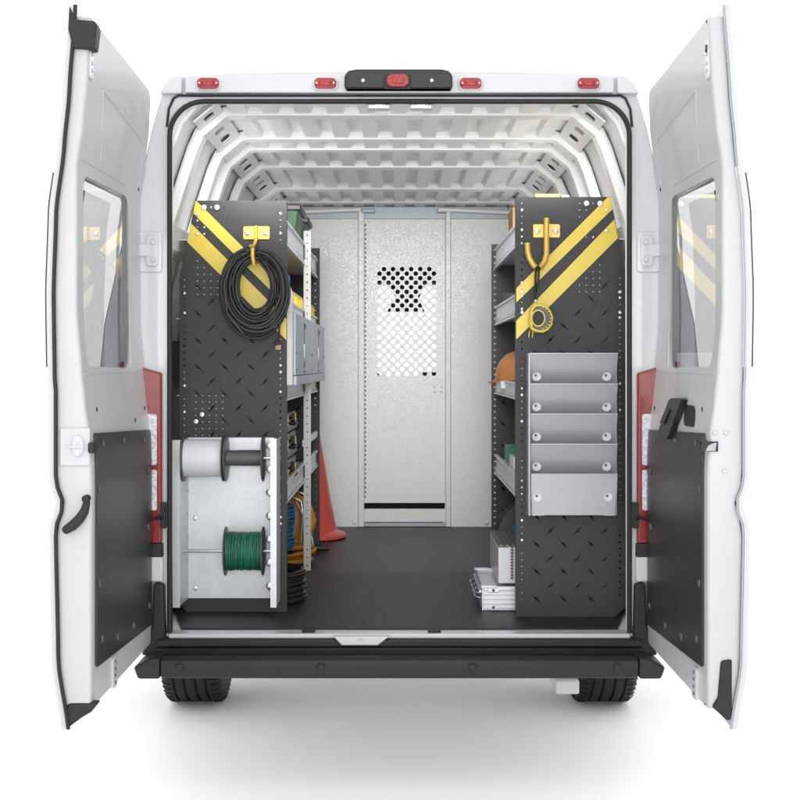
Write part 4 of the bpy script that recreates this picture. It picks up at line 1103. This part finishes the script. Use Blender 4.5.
b = MB(); b.box(c0[0] - .118, c0[0] - .02, c0[1] - .135, c0[1] - .10, c0[2] - .035, c0[2] - .005); b.tube([(c0[0] + .10 * math.cos(a), c0[1] + .12 * math.sin(a), c0[2] - .02) for a in [2 * math.pi * k / 24 for k in range(24)]], .014, 8, closed=True); b.build('headband', 'whitepl', hh_, bevel=.003)
for i, (y0, y1, x0) in enumerate(((.86, .90, .448), (.94, .985, .440), (1.02, 1.08, .432))):
    o = MB().box(x0, x0 + .2, y0, y1, zc(-.449), zc(-.315 - .01 * (i % 2))); 
    o.box(x0 - .0006, x0 + .0, y0 + .006, y1 - .006, zc(-.43), zc(-.38), 1)
    o = o.build('carton', ['boxgreen', 'whitepl'], bevel=.002)
    tag(o, ['green and white carton nearest the doors on the lower right shelf', 'middle green and white carton on the lower right shelf', 'farthest green and white carton on the lower right shelf'][i], 'carton', 'green cartons')
tag(MB().box(.43, .60, .62, .80, zc(-.449), zc(-.34)).build('white_box', 'white2', bevel=.003), 'small white box in front of the green cartons', 'box')
tag(MB().lathe([(.001, 0), (.06, 0), (.06, .10), (.055, .105), (.001, .105)], (.49, 1.15, zc(.203)), 'z', 30).build('round_tin', 'spoolgrey', smooth=40), 'round dark tin on the second right shelf', 'tin')
yt = thing('lidded_tub', 'tub with yellow lid whose top just shows above the right end panel', 'tub', (.50, .5, zc(.455)))
MB().box(wx(536, .42), wx(557, .42), .36, .60, zc(.455), zc(.615)).build('tub_body', 'spoolgrey', yt, bevel=.004)
MB().box(wx(533.5, .4), wx(558.5, .4), .345, .62, zc(.606), zc(.621)).build('lid', 'lidyellow', yt, bevel=.003)
tag(MB().box(wx(559.5, .4), wx(568, .4), .35, .6, zc(.455), zc(.618)).build('dark_case', 'bluegrey', bevel=.003), 'dark slim case next to the yellow-lidded tub', 'case')
tag(MB().box(.475, .62, 1.20, 1.42, zc(.455), zc(.672)).build('cardboard_box', 'card', bevel=.003), 'brown cardboard box at the inner edge of the top right shelf', 'box')
# aluminium case and device
ac = thing('aluminium_case', 'ribbed aluminium case on the mat beside the right end panel', 'case', (.45, .6, FZ))
X0, X1, Y0, Y1, Z0, Z1 = .298, .62, .375, .83, FZ + .006, FZ + .092
b = MB(); b.box(X0, X1, Y0, Y1, Z0, Z0 + .004); b.box(X0, X1, Y0, Y0 + .006, Z0, Z1); b.box(X0, X1, Y1 - .006, Y1, Z0, Z1); b.box(X0, X0 + .006, Y0, Y1, Z0, Z1)
for k in range(5): b.box(X0 + .004, X1, Y0 - .004, Y0, Z0 + .006 + k * .0165, Z0 + .015 + k * .0165)
b.box(X0, X1, Y0, Y1, Z1 - .018, Z1 - .014)
b.build('case_body', 'alu', ac, bevel=.0015)
b = MB()
for y in (Y0, Y1 - .03): b.box(X0 - .004, X0 + .05, y - .006, y + .03, Z1 - .004, Z1 + .003)
for z in (Z0 + .012, Z1 - .013): b.box(X0 + .02, X0 + .06, Y0 - .008, Y0 - .004, z - .007, z + .007); b.dome((X0 + .04, Y0 - .008, z), .006, .003, '-y', 10, 1)
b.build_each('corner_fitting', ['alu', 'ink'], ac, bevel=.001)
b = MB()
for y in (.45, .56, .68): b.tube([(X0, y, Z0 + .03), (X0 - .022, y + .01, Z0 + .035), (X0 - .022, y + .06, Z0 + .05), (X0, y + .07, Z0 + .055)], .006, 8)
b.box(X0 - .010, X0, .40, .80, Z0 + .06, Z0 + .068); b.build('side_handle', 'steel', ac, smooth=60)
dv = thing('power_unit', 'white louvred power unit with a column of red terminals on the aluminium case', 'power unit', (.45, .6, Z1))
X0 = .358; Zb = Z1 + .006; Zt = zc(-.648)
b = MB().box(X0, .60, .40, .86, Zb, Zt - .006); b.build('unit_housing', 'white2', dv, bevel=.004)
b = MB().box(X0 + .035, .60, .396, .3995, Zb + .003, Zt - .004); b.build('front_plate', 'white2', dv, bevel=.001)
b = MB()
for k in range(11):
    z = Zb + .018 + k * .0112; b.box(wx(510.8, .39), wx(513.2, .39), .392, .3955, z, z + .0075, 1 if k % 3 == 0 else 0)
b.build('terminal', ['reddot', 'ink'], dv)
b = MB().box(X0, .60, .40, .86, Zt - .0055, Zt - .002)
for k in range(9): b.box(X0 + .004 + k * .022, X0 + .018 + k * .022, .405, .85, Zt - .002, Zt + .004)
b.build('louvred_top', 'louver', dv, bevel=.001)
rl = thing('cable_reel', 'black reel of blue cable behind the white power unit', 'cable reel', (.56, 1.25, FZ))
b = MB(); 
for y in (1.12, 1.27): b.lathe([(.02, 0), (.158, 0), (.163, .003), (.163, .007), (.158, .010), (.02, .010)], (.57, y, FZ + .170), 'y', 44)
b.lathe([(.164, .0), (.166, .003), (.164, .006)], (.57, 1.118, FZ + .170), 'y', 44, 1)
b.build_each('reel_flange', ['rubber', 'spoolgrey'], rl, smooth=50)
b = MB(); b.lathe([(.02, 0), (.115, 0), (.115, .13)], (.57, 1.10, FZ + .170), 'y', 40); b.build('cable_winding', 'blue', rl, smooth=50)
